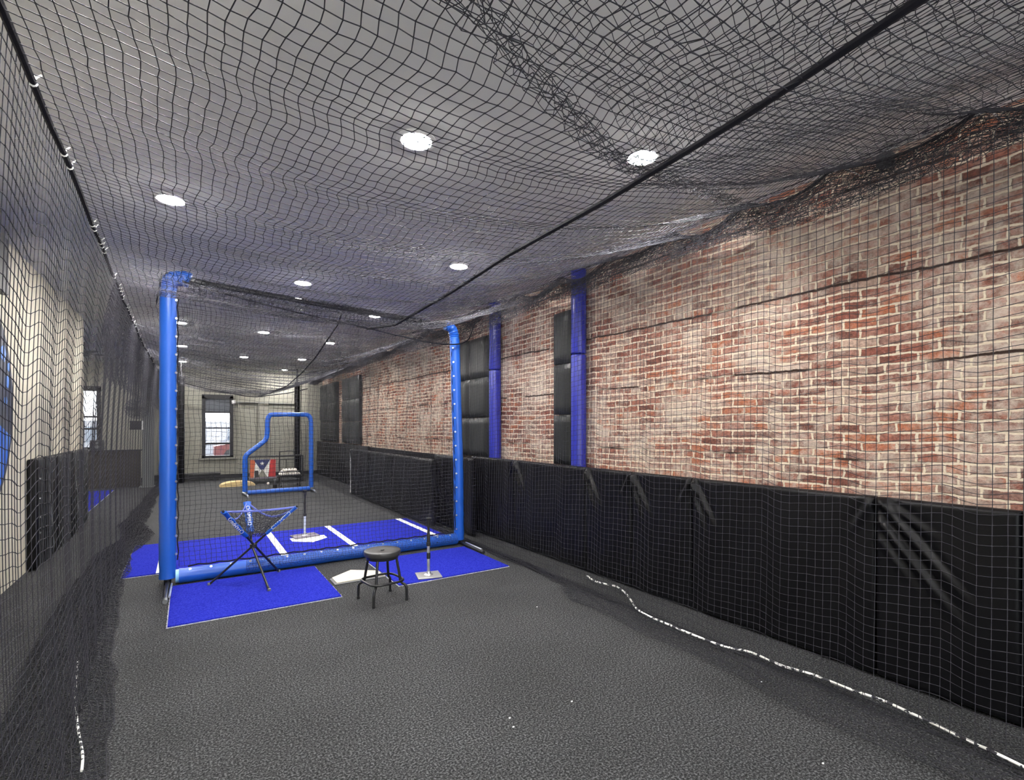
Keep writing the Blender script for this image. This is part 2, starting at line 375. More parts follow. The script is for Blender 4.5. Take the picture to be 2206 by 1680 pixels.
# outside, beyond the back windows
b = MB(); b.box(-14, 14, YB + .35, 46, -.3, -.12); S(b.build('ground_outside', M['sidewalk']))
t = thing('building', 'pale building across the street seen through the far black window', 'building', (0, 38, -.12))
b = MB(); b.box(-9, 10, 0, 3, 0, 2.15); b.build('wall', M['outside_wall'], t)
for k in range(6):
    b = MB(); b.box(-5 + 2.4 * k, -3.9 + 2.4 * k, -.05, .05, .9, 1.8); b.build('window', mat('dark_pane', (.1, .12, .15), .2), t)
def car(x, y, paint, label):
    t = thing('car', label, 'car', (x, y, -.12))
    prof = [(-2.1, .35), (-2.1, .8), (-1.3, .95), (-.8, 1.42), (.9, 1.45), (1.6, .98), (2.1, .9), (2.15, .35)]
    b = MB(); n = len(prof); vs = [(px, -.8, pz) for px, pz in prof] + [(px, .8, pz) for px, pz in prof]
    b.add(vs, [tuple(range(n)), tuple(range(2 * n - 1, n - 1, -1))] + [(k, k + n, (k + 1) % n + n, (k + 1) % n) for k in range(n)]); b.build('body', paint, t)
    b = MB(); b.box(-.75, .85, -.82, .82, 1.0, 1.36); b.build('side_window', M['dark_grey'], t)
    for wx in (-1.35, 1.4):
        for wy in (-.72, .72):
            b = MB(); b.tube([(wx, wy - .1, .33), (wx, wy + .1, .33)], .33, 16); b.build('wheel', M['black_plastic'], t, True)
car(3.2, 30, M['carred'], 'red car parked outside, seen through the far black window')
car(-1.6, 33, M['carwhite'], 'white car parked outside, seen through the far black window')

# conduit and small box on the back wall
t = thing('conduit', 'thin grey conduit running right from the far window along the back wall', 'pipe', (1.25, YB - .1, 2.47))
b = MB(); b.tube([(0, 0, 0), (1.8, 0, -.02)], .014, 8); b.build('pipe', M['grey_metal'], t, True)
b = MB(); b.box(-.05, .05, -.03, .03, -.06, .06); b.build('junction_box', M['trimwhite'], t)

# ------------------------------------------------------------------ ceiling lights
t = thing('ceiling_light', '', 'ceiling light', (0, 0, CZ), group='recessed ceiling lights')
b = MB(); b.lathe([(.128, 0), (.130, -.006), (.122, -.012), (.100, -.012), (.098, 0)], n=40); b.build('trim_ring', M['trimwhite'], t, True)
b = MB(); b.lathe([(.097, -.004), (.094, -.012), (.075, -.019), (.04, -.024), (.008, -.026)], n=32); b.build('diffuser', M['lamp'], t, True)
lamp0 = t; first = True
rows = [('left row', -.12, [2.2, 5.05, 7.87, 10.9, 14.0, 17.3]), ('middle row', 1.27, [-.9, 3.13, 7.03, 11.1, 15.3]), ('right row', 2.68, [-.6, 2.46, 5.3, 8.44, 11.7, 14.95, 18.0])]
ordn = ['first', 'second', 'third', 'fourth', 'fifth', 'sixth', 'seventh']
desc = {(1, 3.13): 'largest round ceiling light, glaring white at the upper middle of the photo', (2, 2.46): 'bright round ceiling light nearest the brick wall, beside the long black rope'}
for ri, (rn, x, ys) in enumerate(rows):
    seen = 0
    for y in ys:
        o = lamp0 if first else copy_tree(lamp0); first = False
        o.location = (x, y, CZ)
        visible = not (y < 2.3 and (ri != 2 or y < 2))
        if visible: seen += 1
        o['label'] = desc.get((ri, y)) or ('lit round ceiling light, %s from the camera in the %s' % (ordn[seen - 1], rn) if visible else 'lit round ceiling light of the %s, behind the camera' % rn)
for x, y in ((-2.8, 13.2), (-2.8, 16.8)):
    o = copy_tree(lamp0); o.location = (x, y, CZ); o['label'] = 'lit round ceiling light over the side lane, %s the half wall' % ('near' if y > 15 else 'well before')

# ------------------------------------------------------------------ right side: pads and columns
def pad(y0, y1, x, z1, label, group, fans=(), th=.06, m='pad', z0=0.02, res=.022, lean=0, name='wall_pad'):
    """upholstered panel on the right wall: front face at x, pulled vinyl folds fanning from its top corners"""
    ny = max(4, int((y1 - y0) / res)); nz = max(4, int((z1 - z0) / res))
    Y, Z = np.meshgrid(np.linspace(0, 1, ny + 1), np.linspace(0, 1, nz + 1), indexing='ij')
    yy = y0 + (y1 - y0) * Y; zz = z0 + (z1 - z0) * Z
    ed = np.minimum(np.minimum(yy - y0, y1 - yy), np.minimum(zz - z0, z1 - zz))
    bul = np.clip(ed / .03, 0, 1); bul = np.sqrt(1 - (1 - bul) ** 2)
    d = th * .35 * bul + .006 * vnoise(yy * 3 + zz * 2, y0) * bul
    for fan in fans:
        side, amp, angs, ln = fan[:4]; dz = fan[4] if len(fan) > 4 else 0
        a = (y1 - yy) if side > 0 else (yy - y0); c = z1 - zz - dz
        rad = np.hypot(a, c) + 1e-6; an = np.degrees(np.arctan2(a, c))
        for g in angs:
            w = np.sin(np.radians(an - g)) * rad * 1.0
            d += amp * np.exp(-(w / .022) ** 2) * np.clip(rad / .06, 0, 1) * np.clip((ln - rad) / (ln * .5), 0, 1) * bul
            d -= amp * .6 * np.exp(-((w - .04) / .02) ** 2) * np.clip(rad / .1, 0, 1) * np.clip((ln - rad) / (ln * .5), 0, 1) * bul
    X = x + th * .35 - d
    P = np.stack([X, yy, zz], axis=2).reshape(-1, 3)
    b = MB(); idx = lambda i, j: i * (nz + 1) + j
    fs = [(idx(i, j), idx(i, j + 1), idx(i + 1, j + 1), idx(i + 1, j)) for i in range(ny) for j in range(nz)]
    b.add(P, fs)
    rim = [idx(i, 0) for i in range(ny + 1)] + [idx(ny, j) for j in range(1, nz + 1)] + [idx(i, nz) for i in range(ny - 1, -1, -1)] + [idx(0, j) for j in range(nz - 1, 0, -1)]
    base = len(b.v); K = len(rim)
    b.v += [(x + th, b.v[i][1], b.v[i][2]) for i in rim]
    b.f += [(rim[k], rim[(k + 1) % K], base + (k + 1) % K, base + k) for k in range(K)]; b.m += [0] * K
    b.f.append(tuple(range(base, base + K))); b.m.append(0)
    o = b.build(name, M[m], None, True)
    return tag(o, label, 'wall pad', group)
GP = 'low black vinyl pads along the brick wall'
fanA = (-1, .012, (14, 30), .55)
segs = [(-2.4, -.7, 'low black wall pad beside and behind the camera'), (-.7, .05, 'low black wall pad just behind the right edge of the photo'),
        (.05, .785, 'low black wall pad cut by the right edge of the photo'), (.785, 1.476, 'nearest wide low black wall pad, with long creases fanning from its upper left corner'),
        (1.476, 2.91, 'longest low black wall pad, smooth, left of the one with long creases'), (2.91, 3.64, 'short low black wall pad with a creased left corner, second left of the longest'),
        (3.64, 4.34, 'short low black wall pad standing just in front of the nearer blue column'), (4.34, 5.82, 'long low black wall pad between the two blue columns'),
        (5.82, 7.10, 'short low black wall pad in front of the farther blue column')]
for k, (a, c, lab) in enumerate(segs):
    fans = []
    if c in (1.476,): fans = [(1, .026, (40,), .80), (1, .018, (56,), .42), (1, .026, (37,), .78, .12), (1, .016, (34,), .42, .24)]
    elif c in (2.91, 3.64, 4.34, 5.82): fans = [(1, .030, (15, 30), .5)]
    if a in (1.476, 2.91, 3.64, 5.82): fans.append((-1, .022, (28,), .3))
    pad(a + .004, c - .004, 3.80, 1.19, lab, GP, fans, res=.012 if .7 < a < 5.9 else .03)
pad(6.62, 8.0, 3.57, 1.18, 'low black wall pad under the tall double pads, beside the blue frame post', GP, [(1, .015, (16, 34), .5)])
b = MB(); b.box(3.98, 4.045, -2.5, 18.75, .01, 1.13); S(b.build('trim_2', M['pad']))
far = [(7.58, 9.5, 'low black pad seen through the frame net, nearest the blue frame'), (9.51, 11.0, 'low black pad seen through the frame net, middle of three'), (11.01, 12.5, 'low black pad with a pale strip on its far end')]
for a, c, lab in far:
    o = pad(a, c, 3.35, 1.12, lab, 'black pads standing off the brick wall', [(1, .014, (20, 40), .4), (-1, .01, (25,), .3)])
    if c == 12.5:
        b = MB(); b.box(3.338, 3.352, 12.46, 12.49, .05, 1.1); q = b.build('edge_strip', M['trimwhite'], o); q['label'] = 'pale edge strip'
for a, c in ((12.6, 14.6), (14.62, 16.6), (16.62, 18.6)):
    pad(a, c, 3.80, 1.16, 'low black wall pad at the far end, %s' % {12.6: 'first after the pale strip', 14.62: 'between the tall far pads', 16.62: 'in the far right corner'}[a], GP, res=.08)
GT = 'tall stacked vinyl pads fixed to the brick wall'
def tall(y0, y1, rows, lab, res=.05):
    for k, (z0, z1) in enumerate(rows):
        w = ['bottom', 'second', 'third', 'top'][k if k < len(rows) - 1 else 3]
        pad(y0, y1, 3.92, z1, '%s pad of the tall dark stack %s' % (w, lab), GT, z0=z0, th=.12, m='tallpad', res=res)
R3 = [(1.18, 1.80), (1.81, 2.44), (2.45, 3.10)]
tall(4.80, 5.14, R3, 'left of the nearer blue column')
tall(6.80, 7.43, R3, 'next to the farther blue column')
tall(7.44, 8.02, R3, 'just behind the blue frame post')
tall(13.9, 14.8, R3, 'far along the brick wall', .1)
tall(14.81, 15.7, R3, 'far along the brick wall, on its far side', .1)
tall(16.4, 17.6, R3, 'nearly in the far right corner', .1)
tall(17.61, 18.7, R3, 'in the far right corner', .1)
def column(x, y, lab):
    t = thing('padded_column', lab, 'column', (x, y, 0), group='blue padded columns on the brick wall')
    for z0, z1 in ((0, 2.52), (2.53, CZ)):
        n = 14; b = MB(); b.lathe([(.090, z0), (.094, z0 + .015), (.094, z1 - .015), (.090, z1)], n=10); b.build('sleeve', M['column_blue'], t, False, .012)
    b = MB(); b.box(.0, .09, .085, .125, 0, CZ - .02); b.build('backing_board', M['pad'], t)
column(3.955, 4.64, 'nearer deep blue padded column against the brick wall')
column(3.955, 6.60, 'farther deep blue padded column against the brick wall, behind the frame post')
# bracket on brick near the ceiling
b = MB(); b.box(3.97, XW - .001, 1.45, 1.54, 3.43, 3.52); tag(b.build('wall_bracket', M['dark_grey'], None, False, .01), 'small dark bracket high on the brick wall under the ceiling', 'bracket')

# ------------------------------------------------------------------ turf mats and plates
def turf(name, x0, x1, y0, y1, z, label, lines=(), rz=0):
    t = thing(name, label, 'turf mat', (x0, y0, z), rz, 'blue turf mats in the cage')
    W, H = x1 - x0, y1 - y0
    b = MB()
    nx = max(2, int(W / .05)); ny = max(2, int(H / .05))
    b.box(.008, W - .008, .008, H - .008, .004, .016); b.build('turf', M['turf_blue'], t, False, .003)
    b = MB(); 
    out = []
    for (ax, ay), (bx, by) in (((0, 0), (W, 0)), ((W, 0), (W, H)), ((W, H), (0, H)), ((0, H), (0, 0))):
        n = int(math.hypot(bx - ax, by - ay) / .03)
        for k in range(n):
            out.append((ax + (bx - ax) * k / n + random.uniform(-.003, .003), ay + (by - ay) * k / n + random.uniform(-.003, .003)))
    b.prism(out, 0, .0055); b.build('backing', M['mat_edge'], t)
    for lx, lw in lines:
        q = MB(); q.box(lx - x0 - lw / 2, lx - x0 + lw / 2, .008, H - .008, .0165, .0185); q.build('line', M['turf_white'], t)
    return t
turf('turf_mat', -.15, 1.26, 4.98, 6.24, 0, 'blue turf mat on the left, under the three-legged ball bucket stand')
turf('turf_mat', 1.83, 3.19, 4.99, 6.14, 0, 'blue turf mat on the right, under the silver batting tee')
tm = turf('turf_mat', -.62, 3.30, 6.86, 8.62, 0, 'long blue turf mat with white lines behind the blue frame', [(-.26, .085), (1.04, .085), (1.93, .085), (3.14, .085)])
# inlaid white home plate of the long mat
b = MB(); b.prism([(x - (-.62), y - 6.86) for x, y in [(1.25, 7.93), (1.25, 7.72), (1.49, 7.51), (1.73, 7.72), (1.73, 7.93)]], .0165, .019); b.build('home_plate', M['turf_white'], tm)
turf('turf_mat', -2.65, -1.62, 11.9, 16.6, 0, 'blue turf strip in the side lane beyond the left netting')
t = thing('home_plate', 'loose cream rubber home plate lying between the two front blue mats', 'home plate', (1.56, 5.56, 0))
pl = [(-.25, -.15), (.25, -.15), (.25, .06), (0, .25), (-.25, .06)]
b = MB(); b.prism([(x * 1.1, y * 1.1 - .01) for x, y in pl], 0, .012); b.build('bevel_edge', M['plate_edge'], t, False, .004)
b = MB(); b.prism(pl, .0125, .022); b.build('top', M['plate_tan'], t, False, .004)

# ------------------------------------------------------------------ blue padded net frame
fr = thing('batting_screen', 'large blue padded rectangular net frame standing across the cage', 'frame', (1.53, 6.38, 0))
def L(p): return (p[0] - 1.53, p[1] - 6.38, p[2])
def wrinkled(pts, r, n=18, amp=.004, sub=10):
    P = []; R = []
    for i in range(len(pts) - 1):
        a = np.array(pts[i], float); c = np.array(pts[i + 1], float)
        for k in range(sub): P.append(a + (c - a) * k / sub)
    P.append(np.array(pts[-1], float))
    R = [r + amp * vnoise(i * 1.7, r * 100) for i in range(len(P))]
    b = MB(); b.tube(P, R, n); return b
wrinkled([L((-.18, 6.38, .07)), L((-.175, 6.38, 3.06)), ], .077, sub=34).build('post_sleeve', M['blue_vinyl'], fr, True)
wrinkled(smooth_path([L((-.175, 6.38, 3.03)), L((-.172, 6.38, 3.13)), L((-.14, 6.38, 3.20)), L((-.05, 6.38, 3.23)), L((.02, 6.38, 3.215))], 5), .078, amp=.008, sub=2).build('corner_sleeve', M['blue_vinyl'], fr, True)
wrinkled([L((3.23, 6.38, .06)), L((3.22, 6.38, 1.0)), L((3.16, 6.38, 2.9))], .070, sub=18).build('post_sleeve', M['blue_vinyl'], fr, True)
wrinkled(smooth_path([L((3.16, 6.38, 2.88)), L((3.145, 6.38, 2.98)), L((3.10, 6.38, 3.05)), L((3.02, 6.38, 3.07))], 5), .068, amp=.007, sub=2).build('corner_sleeve', M['blue_vinyl'], fr, True)
wrinkled([L((-.08, 6.36, .078)), L((3.17, 6.36, .078))], .077, sub=60, amp=.003).build('bottom_sleeve', M['blue_vinyl'], fr, True)
b = MB(); b.tube([L((-.11, 6.36, .078)), L((-.078, 6.36, .078))], .07, 16); b.build('end_cap', M['light_blue'], fr, True)
b = MB(); b.tube(smooth_path([L((0, 6.38, 3.22)), L((1.5, 6.38, 3.13)), L((3.05, 6.38, 3.07))], 10), .028, 8); b.build('top_tube', M['black_metal'], fr, True)
for x in (-.18, 3.23):
    f = MB(); f.tube([L((x, 6.80, .025)), L((x, 5.74, .022))], .02, 10); f = f.build('foot', M['black_metal'], fr, True)
    b = MB(); b.tube([L((x, 5.75, .022)), L((x, 5.68, .02))], .021, 10); b.build('foot_cap', M['black_plastic'] if x > 0 else M['grey_metal'], f, True)
    b = MB(); b.tube([L((x + .04, 6.25, .035)), L((x + .03, 5.78, .035))], .011, 8); b.build('brace', M['chrome'], f, True)
    b = MB(); b.tube([L((x, 6.38, .0)), L((x, 6.38, .12))], .035, 10); b.build('post_stub', M['black_metal'], fr, True)
b = MB(); b.lathe([(.004, -.006), (.012, -.006), (.014, 0), (.012, .006), (.004, .006)], n=10); g0 = b.build('grommet', M['chrome'], fr, True)
def grom(p, rot):
    global g0
    o = g0 if not g0.get('u') else g0.copy()
    if o is not g0: COL.objects.link(o)
    g0['u'] = 1; o.location = p; o.rotation_euler = rot
for k in range(15): grom(L((-.105, 6.325, .32 + .19 * k)), (PI / 2, 0, .6))
for k in range(14): grom(L((3.165 - .058 * max(0, (.2 + .2 * k - .9) / 2), 6.33, .22 + .195 * k)), (PI / 2, 0, -.5))
for k in range(17): grom(L((.02 + .19 * k, 6.325, .143)), (.9, 0, 0))
for o in fr.children:
    if 'u' in o.keys(): del o['u']
# laces: cord weaving along posts and bottom
b = MB(); pts = [L((-.095 + .012 * (k % 2), 6.36, .25 + .095 * k)) for k in range(30)]; b.tube(pts, .006, 5); b.build('lacing', M['rope'], fr)
b = MB(); pts = [L((3.15 - .055 * max(0, (.2 + .095 * k - .9) / 2) + .012 * (k % 2), 6.36, .2 + .095 * k)) for k in range(29)]; b.tube(pts, .006, 5); b.build('lacing', M['rope'], fr)
b = MB(); pts = [L((.0 + .095 * k, 6.38, .163 + .014 * (k % 2))) for k in range(34)]; b.tube(pts, .008, 5); b.build('lacing', M['rope'], fr)
# frame net
nx, nz = 66, 62
U, V = np.meshgrid(np.linspace(0, 1, nx), np.linspace(0, 1, nz), indexing='ij')
xl = -.09 + 0 * V; xr = 3.15 - .075 * V
X = xl + (xr - xl) * U; zt = 3.18 - .12 * U - .05 * np.sin(PI * U); Z = .17 + (zt - .17) * V
X = X + .010 * np.sin(Z * 9 + 3 * U) + rng.normal(0, .0028, X.shape); Z = Z + .012 * np.sin(X * 6.5) * np.sin(PI * V) + rng.normal(0, .0028, X.shape)
Yn = 6.40 + .05 * np.sin(PI * U) * np.sin(PI * V) + .03 * np.sin(X * 5) * np.sin(PI * U) * np.sin(PI * V)
net_obj('frame_net', np.stack([X - 1.53, Yn - 6.38, Z], 2), .0019, fr)
# loose net lip bunched over the bottom tube
U, V = np.meshgrid(np.linspace(0, 1, 90), np.linspace(0, 1, 7), indexing='ij')
X = .55 + 2.6 * U; ang = .2 + 1.6 * V
P = np.stack([X - 1.53 + rng.normal(0, .01, X.shape), -.02 - (.088) * np.sin(ang) + .0 * X, .078 + .09 * np.cos(ang) + rng.normal(0, .003, X.shape)], 2)
net_obj('net_lip', P, .0018, fr)
# gathered net along the top tube
for q in range(2):
    U, V = np.meshgrid(np.linspace(0, 1, 110), np.linspace(0, 1, 8), indexing='ij')
    X = .0 + 3.02 * U
    P = np.stack([X - 1.53 + rng.normal(0, .014, X.shape), .02 * q - .05 * np.sin(V * 3) + rng.normal(0, .008, X.shape), 3.24 - .14 * U - V * (.12 + .06 * np.sin(7 * U + q)) + rng.normal(0, .006, X.shape)], 2)
    net_obj('gathered_net', P, .0019, fr)

# ------------------------------------------------------------------ L screen
ls = thing('pitching_screen', 'blue padded L-shaped pitching screen standing far back in the cage', 'screen', (1.15, 13.6, 0))
A = math.atan2(.12, 1.55); ls.rotation_euler[2] = A
outl = [(0, 0, .10), (0, 0, .80), (.02, 0, .95), (.12, 0, 1.06), (.38, 0, 1.27), (.47, 0, 1.38), (.49, 0, 1.55), (.50, 0, 1.82), (.54, 0, 1.92), (.64, 0, 1.96), (1.36, 0, 1.97), (1.48, 0, 1.93), (1.52, 0, 1.83), (1.53, 0, 1.6), (1.53, 0, .10)]
b = MB(); sp = smooth_path(outl, 5); b.tube(sp, [.056 + .003 * vnoise(i) for i in range(len(sp))], 14); b.build('padded_frame', M['blue_vinyl'], ls, True)
b = MB(); b.tube([(.05, 0, .07), (1.5, 0, .07)], .055, 14); b.build('bottom_sleeve', M['blue_vinyl'], ls, True)
for x in (0, 1.53):
    f = MB(); f.tube([(x, -.42, .02), (x + .0, -.3, .045), (x, 0, .05), (x, .3, .045), (x, .42, .02)], .021, 10); f.build('foot', M['chrome'], ls, True)
def inside(x): return np.interp(x, [0, .1, .38, .47, .5, .6, 1.53], [.9, 1.06, 1.27, 1.38, 1.9, 1.94, 1.94])
U, V = np.meshgrid(np.linspace(.03, 1.5, 31), np.linspace(0, 1, 38), indexing='ij')
Z = .1 + (inside(U) - .1) * V
net_obj('screen_net', np.stack([U, .04 * np.sin(PI * V) + 0 * U, Z], 2), .0019, ls)

# ------------------------------------------------------------------ stool
st = thing('stool', 'round black backless metal stool on the carpet in front of the home plate', 'stool', (1.565, 4.71, 0), math.radians(8))
b = MB(); b.lathe([(.02, .430), (.16, .428), (.168, .430), (.171, .436), (.171, .466), (.169, .472), (.163, .475), (.10, .4735), (.03, .472), (.006, .470)], n=48); s_ = b.build('seat', M['seat'], st, True)
b = MB(); b.lathe([(.004, .4715), (.016, .4715), (.019, .476), (.016, .479), (.004, .479)], n=20); b.build('seat_button', M['black_plastic'], s_, True)
b = MB(); b.lathe([(.120, .398), (.150, .398), (.152, .427), (.118, .427)], n=36); b.build('seat_ring', M['black_metal'], st, True)
for k in range(4):
    a = PI / 4 + k * PI / 2; c, s = math.cos(a), math.sin(a)
    rad = [(.135, .415), (.145, .36), (.165, .25), (.175, .19), (.19, .165), (.222, .145), (.235, .11), (.238, .008)]
    b = MB(); b.tube(smooth_path([(r * c, r * s, z) for r, z in rad], 5), .0125, 12); lg = b.build('leg', M['black_metal'], st, True)
    b = MB(); b.tube([(.238 * c, .238 * s, .022), (.238 * c, .238 * s, 0)], .0155, 12); b.build('rubber_foot', M['black_plastic'], lg, True)
ring = []
for k in range(65):
    a = 2 * PI * k / 64; q = 4.0; rr = .168 / (abs(math.cos(a)) ** q + abs(math.sin(a)) ** q) ** (1 / q)
    rr = min(rr, .205); ring.append((rr * math.cos(a), rr * math.sin(a), .19))
b = MB(); b.tube(ring, .011, 10, cap=False); b.build('foot_ring', M['black_metal'], st, True)

# ------------------------------------------------------------------ tees
def tee(name, x, y, rz, z0, h_mid, seg, base, label, basem):
    t = thing(name, label, 'batting tee', (x, y, z0), rz)
    w, d = base; b = MB(); b.box(-w / 2, w / 2, -d / 2, d / 2, 0, .016); bs = b.build('base', basem, t, False, .004)
    b = MB(); b.lathe([(.05, .016), (.045, .022), (.028, .03), (.022, .05)], n=20); b.build('base_collar', M['chrome'], t, True)
    for (za, zb, r, m, nm) in seg:
        b = MB(); b.lathe([(r * .96, za), (r, za + .004), (r, zb - .004), (r * .96, zb)], n=18); b.build(nm, M[m], t, True)
    za = h_mid
    b = MB(); b.lathe([(.019, za), (.017, za + .02), (.013, za + .05), (.012, za + .07), (.015, za + .10), (.022, za + .16), (.028, za + .19), (.030, za + .195), (.026, za + .19), (.010, za + .10)], n=20)
    b.build('flexible_top', M['black_plastic'], t, True)
    return t
tee('batting_tee', 2.22, 5.125, math.radians(-13), .0165, .44, [(.02, .20, .017, 'chrome', 'lower_tube'), (.19, .255, .021, 'black_plastic', 'clamp'), (.255, .335, .0175, 'chrome', 'middle_tube'), (.33, .37, .023, 'black_plastic', 'clamp'), (.36, .45, .019, 'black_plastic', 'upper_tube')],
    (.26, .24), 'silver and black batting tee on the right front blue mat', M['steel_base'])
M['clear_tube'] = mat('milky_tube', (.6, .66, .75), .25)
tee('batting_tee', 1.47, 7.99, math.radians(8), .019, .49, [(.02, .31, .016, 'clear_tube', 'lower_tube'), (.30, .345, .022, 'black_plastic', 'clamp'), (.34, .50, .015, 'black_plastic', 'upper_tube')],
    (.36, .26), 'batting tee with pale post standing on the inlaid plate behind the frame net', M['rubber_grey'])

# ------------------------------------------------------------------ three-legged ball bucket stand
bc = thing('ball_stand', 'folding three-legged ball stand with blue sleeves and black net bag', 'ball stand', (.58, 5.93, .0165))
hub = np.array((0, 0, .385))
feet = [(-.40, .12, 0), (.115, -.40, 0), (.272, .27, 0)]
b = MB(); b.lathe([(.012, .36), (.034, .365), (.036, .40), (.012, .408)], n=18); b.build('hub', M['black_plastic'], bc, True)
tops = []
for k, f in enumerate(feet):
    f = np.array(f, float); d = hub - f; off = np.array((-d[1], d[0], 0)); off = off / np.linalg.norm(off) * .014
    top = [hub + d * 1.0, np.array((-.015, .35, .80)), np.array((-.295, -.25, .80))][k]; tops.append(top + off); d2 = top - hub
    b = MB(); b.tube([f + off + (0, 0, .004), hub + off, hub + d2 * .35 + off], .0115, 10); lg = b.build('leg', M['black_metal'], bc, True)
    b = MB(); b.tube([f + off + (0, 0, .02), f + off + (0, 0, 0) - d * .0], .016, 10); b.build('foot', M['grey_metal'], lg, True)
    s0 = hub + d2 * .30 + off; s1 = top + off
    b = MB(); b.tube([s0 + (s1 - s0) * i / 10 for i in range(11)], [.028 + .004 * math.sin(i * 2.1) for i in range(11)] , 12, flat=(1.3, .6)); sl = b.build('sleeve', M['blue_vinyl'], bc, True)
    b = MB(); b.tube([s1 - (s1 - s0) * .03, s1 + (s1 - s0) * .05], .012, 8); b.build('tip', M['black_plastic'], sl, True)
    # lettering along the sleeve
    if k != 1 or True:
        cu = bpy.data.curves.new('lettering', 'FONT'); cu.body = 'CHAMPRO'; cu.size = .052; cu.extrude = .0006; cu.align_x = 'CENTER'; cu.align_y = 'CENTER'
        lo = bpy.data.objects.new('lettering', cu); COL.objects.link(lo)
        mid = (s0 + s1) / 2; dirv = (s1 - s0) / np.linalg.norm(s1 - s0)
        tocam = np.array((0 - .58, 0 - 5.93, 1.65)) - mid; tocam /= np.linalg.norm(tocam)
        tocam = tocam - dirv * np.dot(tocam, dirv); tocam /= np.linalg.norm(tocam)
        if k == 1: dirv = -dirv
        yv = np.cross(tocam, dirv)
        import mathutils
        Rm = mathutils.Matrix([[dirv[i], yv[i], tocam[i]] for i in range(3)]).to_4x4()
        Rm.translation = mathutils.Vector(mid + tocam * .031)
        dg = bpy.context.evaluated_depsgraph_get(); me = bpy.data.meshes.new_from_object(lo.evaluated_get(dg))
        bpy.data.objects.remove(lo); me.transform(Rm); me.materials.clear(); me.materials.append(M['flagwhite'])
        q = bpy.data.objects.new('lettering', me); COL.objects.link(q); q.parent = sl
T = tops
M['rim_tape'] = mat('pale_lavender_tape', (.16, .20, .62), .6)
b = MB()
for i in range(3):
    a, c = T[i], T[(i + 1) % 3]
    pts = [a + (c - a) * k / 10 - np.array((0, 0, (.012 if i == 2 else .13) * math.sin(PI * k / 10))) for k in range(11)]
    b = MB(); b.tube(pts, .009, 8, flat=(.5, 1.2)); b.build('rim_tape', M['rim_tape'], bc, True)
# bag net: from each rim side down to a common bottom
bot = hub + (0, 0, .10)
for i in range(3):
    a, c = T[i], T[(i + 1) % 3]
    U, V = np.meshgrid(np.linspace(0, 1, 15), np.linspace(0, 1, 12), indexing='ij')
    top = a[None, None] + (c - a)[None, None] * U[..., None] - np.array((0, 0, 1))[None, None] * ((.012 if i == 2 else .13) * np.sin(PI * U))[..., None]
    lowp = bot[None, None] + (top - bot) * .22 * np.array((1, 1, 0))[None, None]
    W = V[..., None]; P = top + (lowp - top) * W
    ctr = np.array((0, 0, 0.)); push = np.sin(PI * V)[..., None] * .05
    dirc = (P - (hub + (0, 0, .3))); dirc[..., 2] = 0
    P = P + push * -.3 * dirc + rng.normal(0, .006, P.shape)
    net_obj('bag_net', P, .0022, bc)

# ------------------------------------------------------------------ things at the far end
# ball cart
ct = thing('ball_cart', 'black wire ball cart full of white baseballs at the far end', 'ball cart', (2.39, 15.2, 0))
b = MB()
hw = .26
b.tube([(-hw, -.18, .30), (hw, -.18, .30), (hw, .18, .30), (-hw, .18, .30), (-hw, -.18, .30)], .012, 8)
b.tube([(-hw, -.18, .42), (hw, -.18, .42), (hw, .18, .42), (-hw, .18, .42), (-hw, -.18, .42)], .012, 8)
for k in range(11):
    x = -hw + 2 * hw * k / 10; b.tube([(x, -.18, .42), (x, -.18, .30), (x, .18, .30), (x, .18, .42)], .005, 5)
b.build('basket', M['black_metal'], ct, True)
for sx, sy in ((-1, -1), (1, -1), (-1, 1), (1, 1)):
    b = MB(); b.tube([(sx * (hw - .02), sy * .16, .30), (sx * (hw - .02), sy * .18, .05)], .014, 8); lg = b.build('leg', M['black_metal'], ct, True)
    b = MB(); b.tube([(sx * (hw - .02) - .015, sy * .18, .035), (sx * (hw - .02) + .015, sy * .18, .035)], .035, 14); b.build('caster', M['black_plastic'], lg, True)
b = MB(); b.tube(smooth_path([(-.23, .16, .42), (-.23, .16, .90), (-.2, .16, .96), (0, .16, .97), (.12, .16, .96), (.16, .16, .90), (.16, .16, .42)], 4), .014, 8); b.build('handle', M['black_metal'], ct, True)
b = MB(); b.tube([(-.06, .16, .42), (-.06, .16, .74)], .012, 8); b.tube([(-.23, .16, .74), (.16, .16, .74)], .012, 8); b.build('cross_bar', M['black_metal'], ct, True)
b = MB(); b.tube([(-.2, -.16, .12), (.22, -.16, .12)], .012, 8); b.tube([(-.2, .16, .12), (.22, .16, .12)], .012, 8); b.build('lower_rail', M['black_metal'], ct, True)
def ball_mesh():
    b = MB(); prof = [(.0366 * math.sin(PI * k / 10) + 1e-4, -.0366 * math.cos(PI * k / 10)) for k in range(11)]; b.lathe(prof, n=16)
    seam = []
    for k in range(49):
        t_ = 2 * PI * k / 48; a, c = .43 * PI, 0
        x = .0368 * math.cos(PI / 2 - (PI / 2 - .4) * math.cos(t_)) * math.cos(t_ / 2 + .4 * math.sin(2 * t_))
        ph = .55 * math.sin(2 * t_); seam.append((.0367 * math.cos(t_) * math.cos(ph), .0367 * math.sin(t_) * math.cos(ph), .0367 * math.sin(ph)))
    b.tube(seam, .0009, 5, cap=False, mi=1); return b
bb = ball_mesh().build('baseball', [M['ball'], M['red']], None, True); tag(bb, 'white baseball heaped in the black wire ball cart', 'baseball', 'baseballs in the cart')
n0 = 0
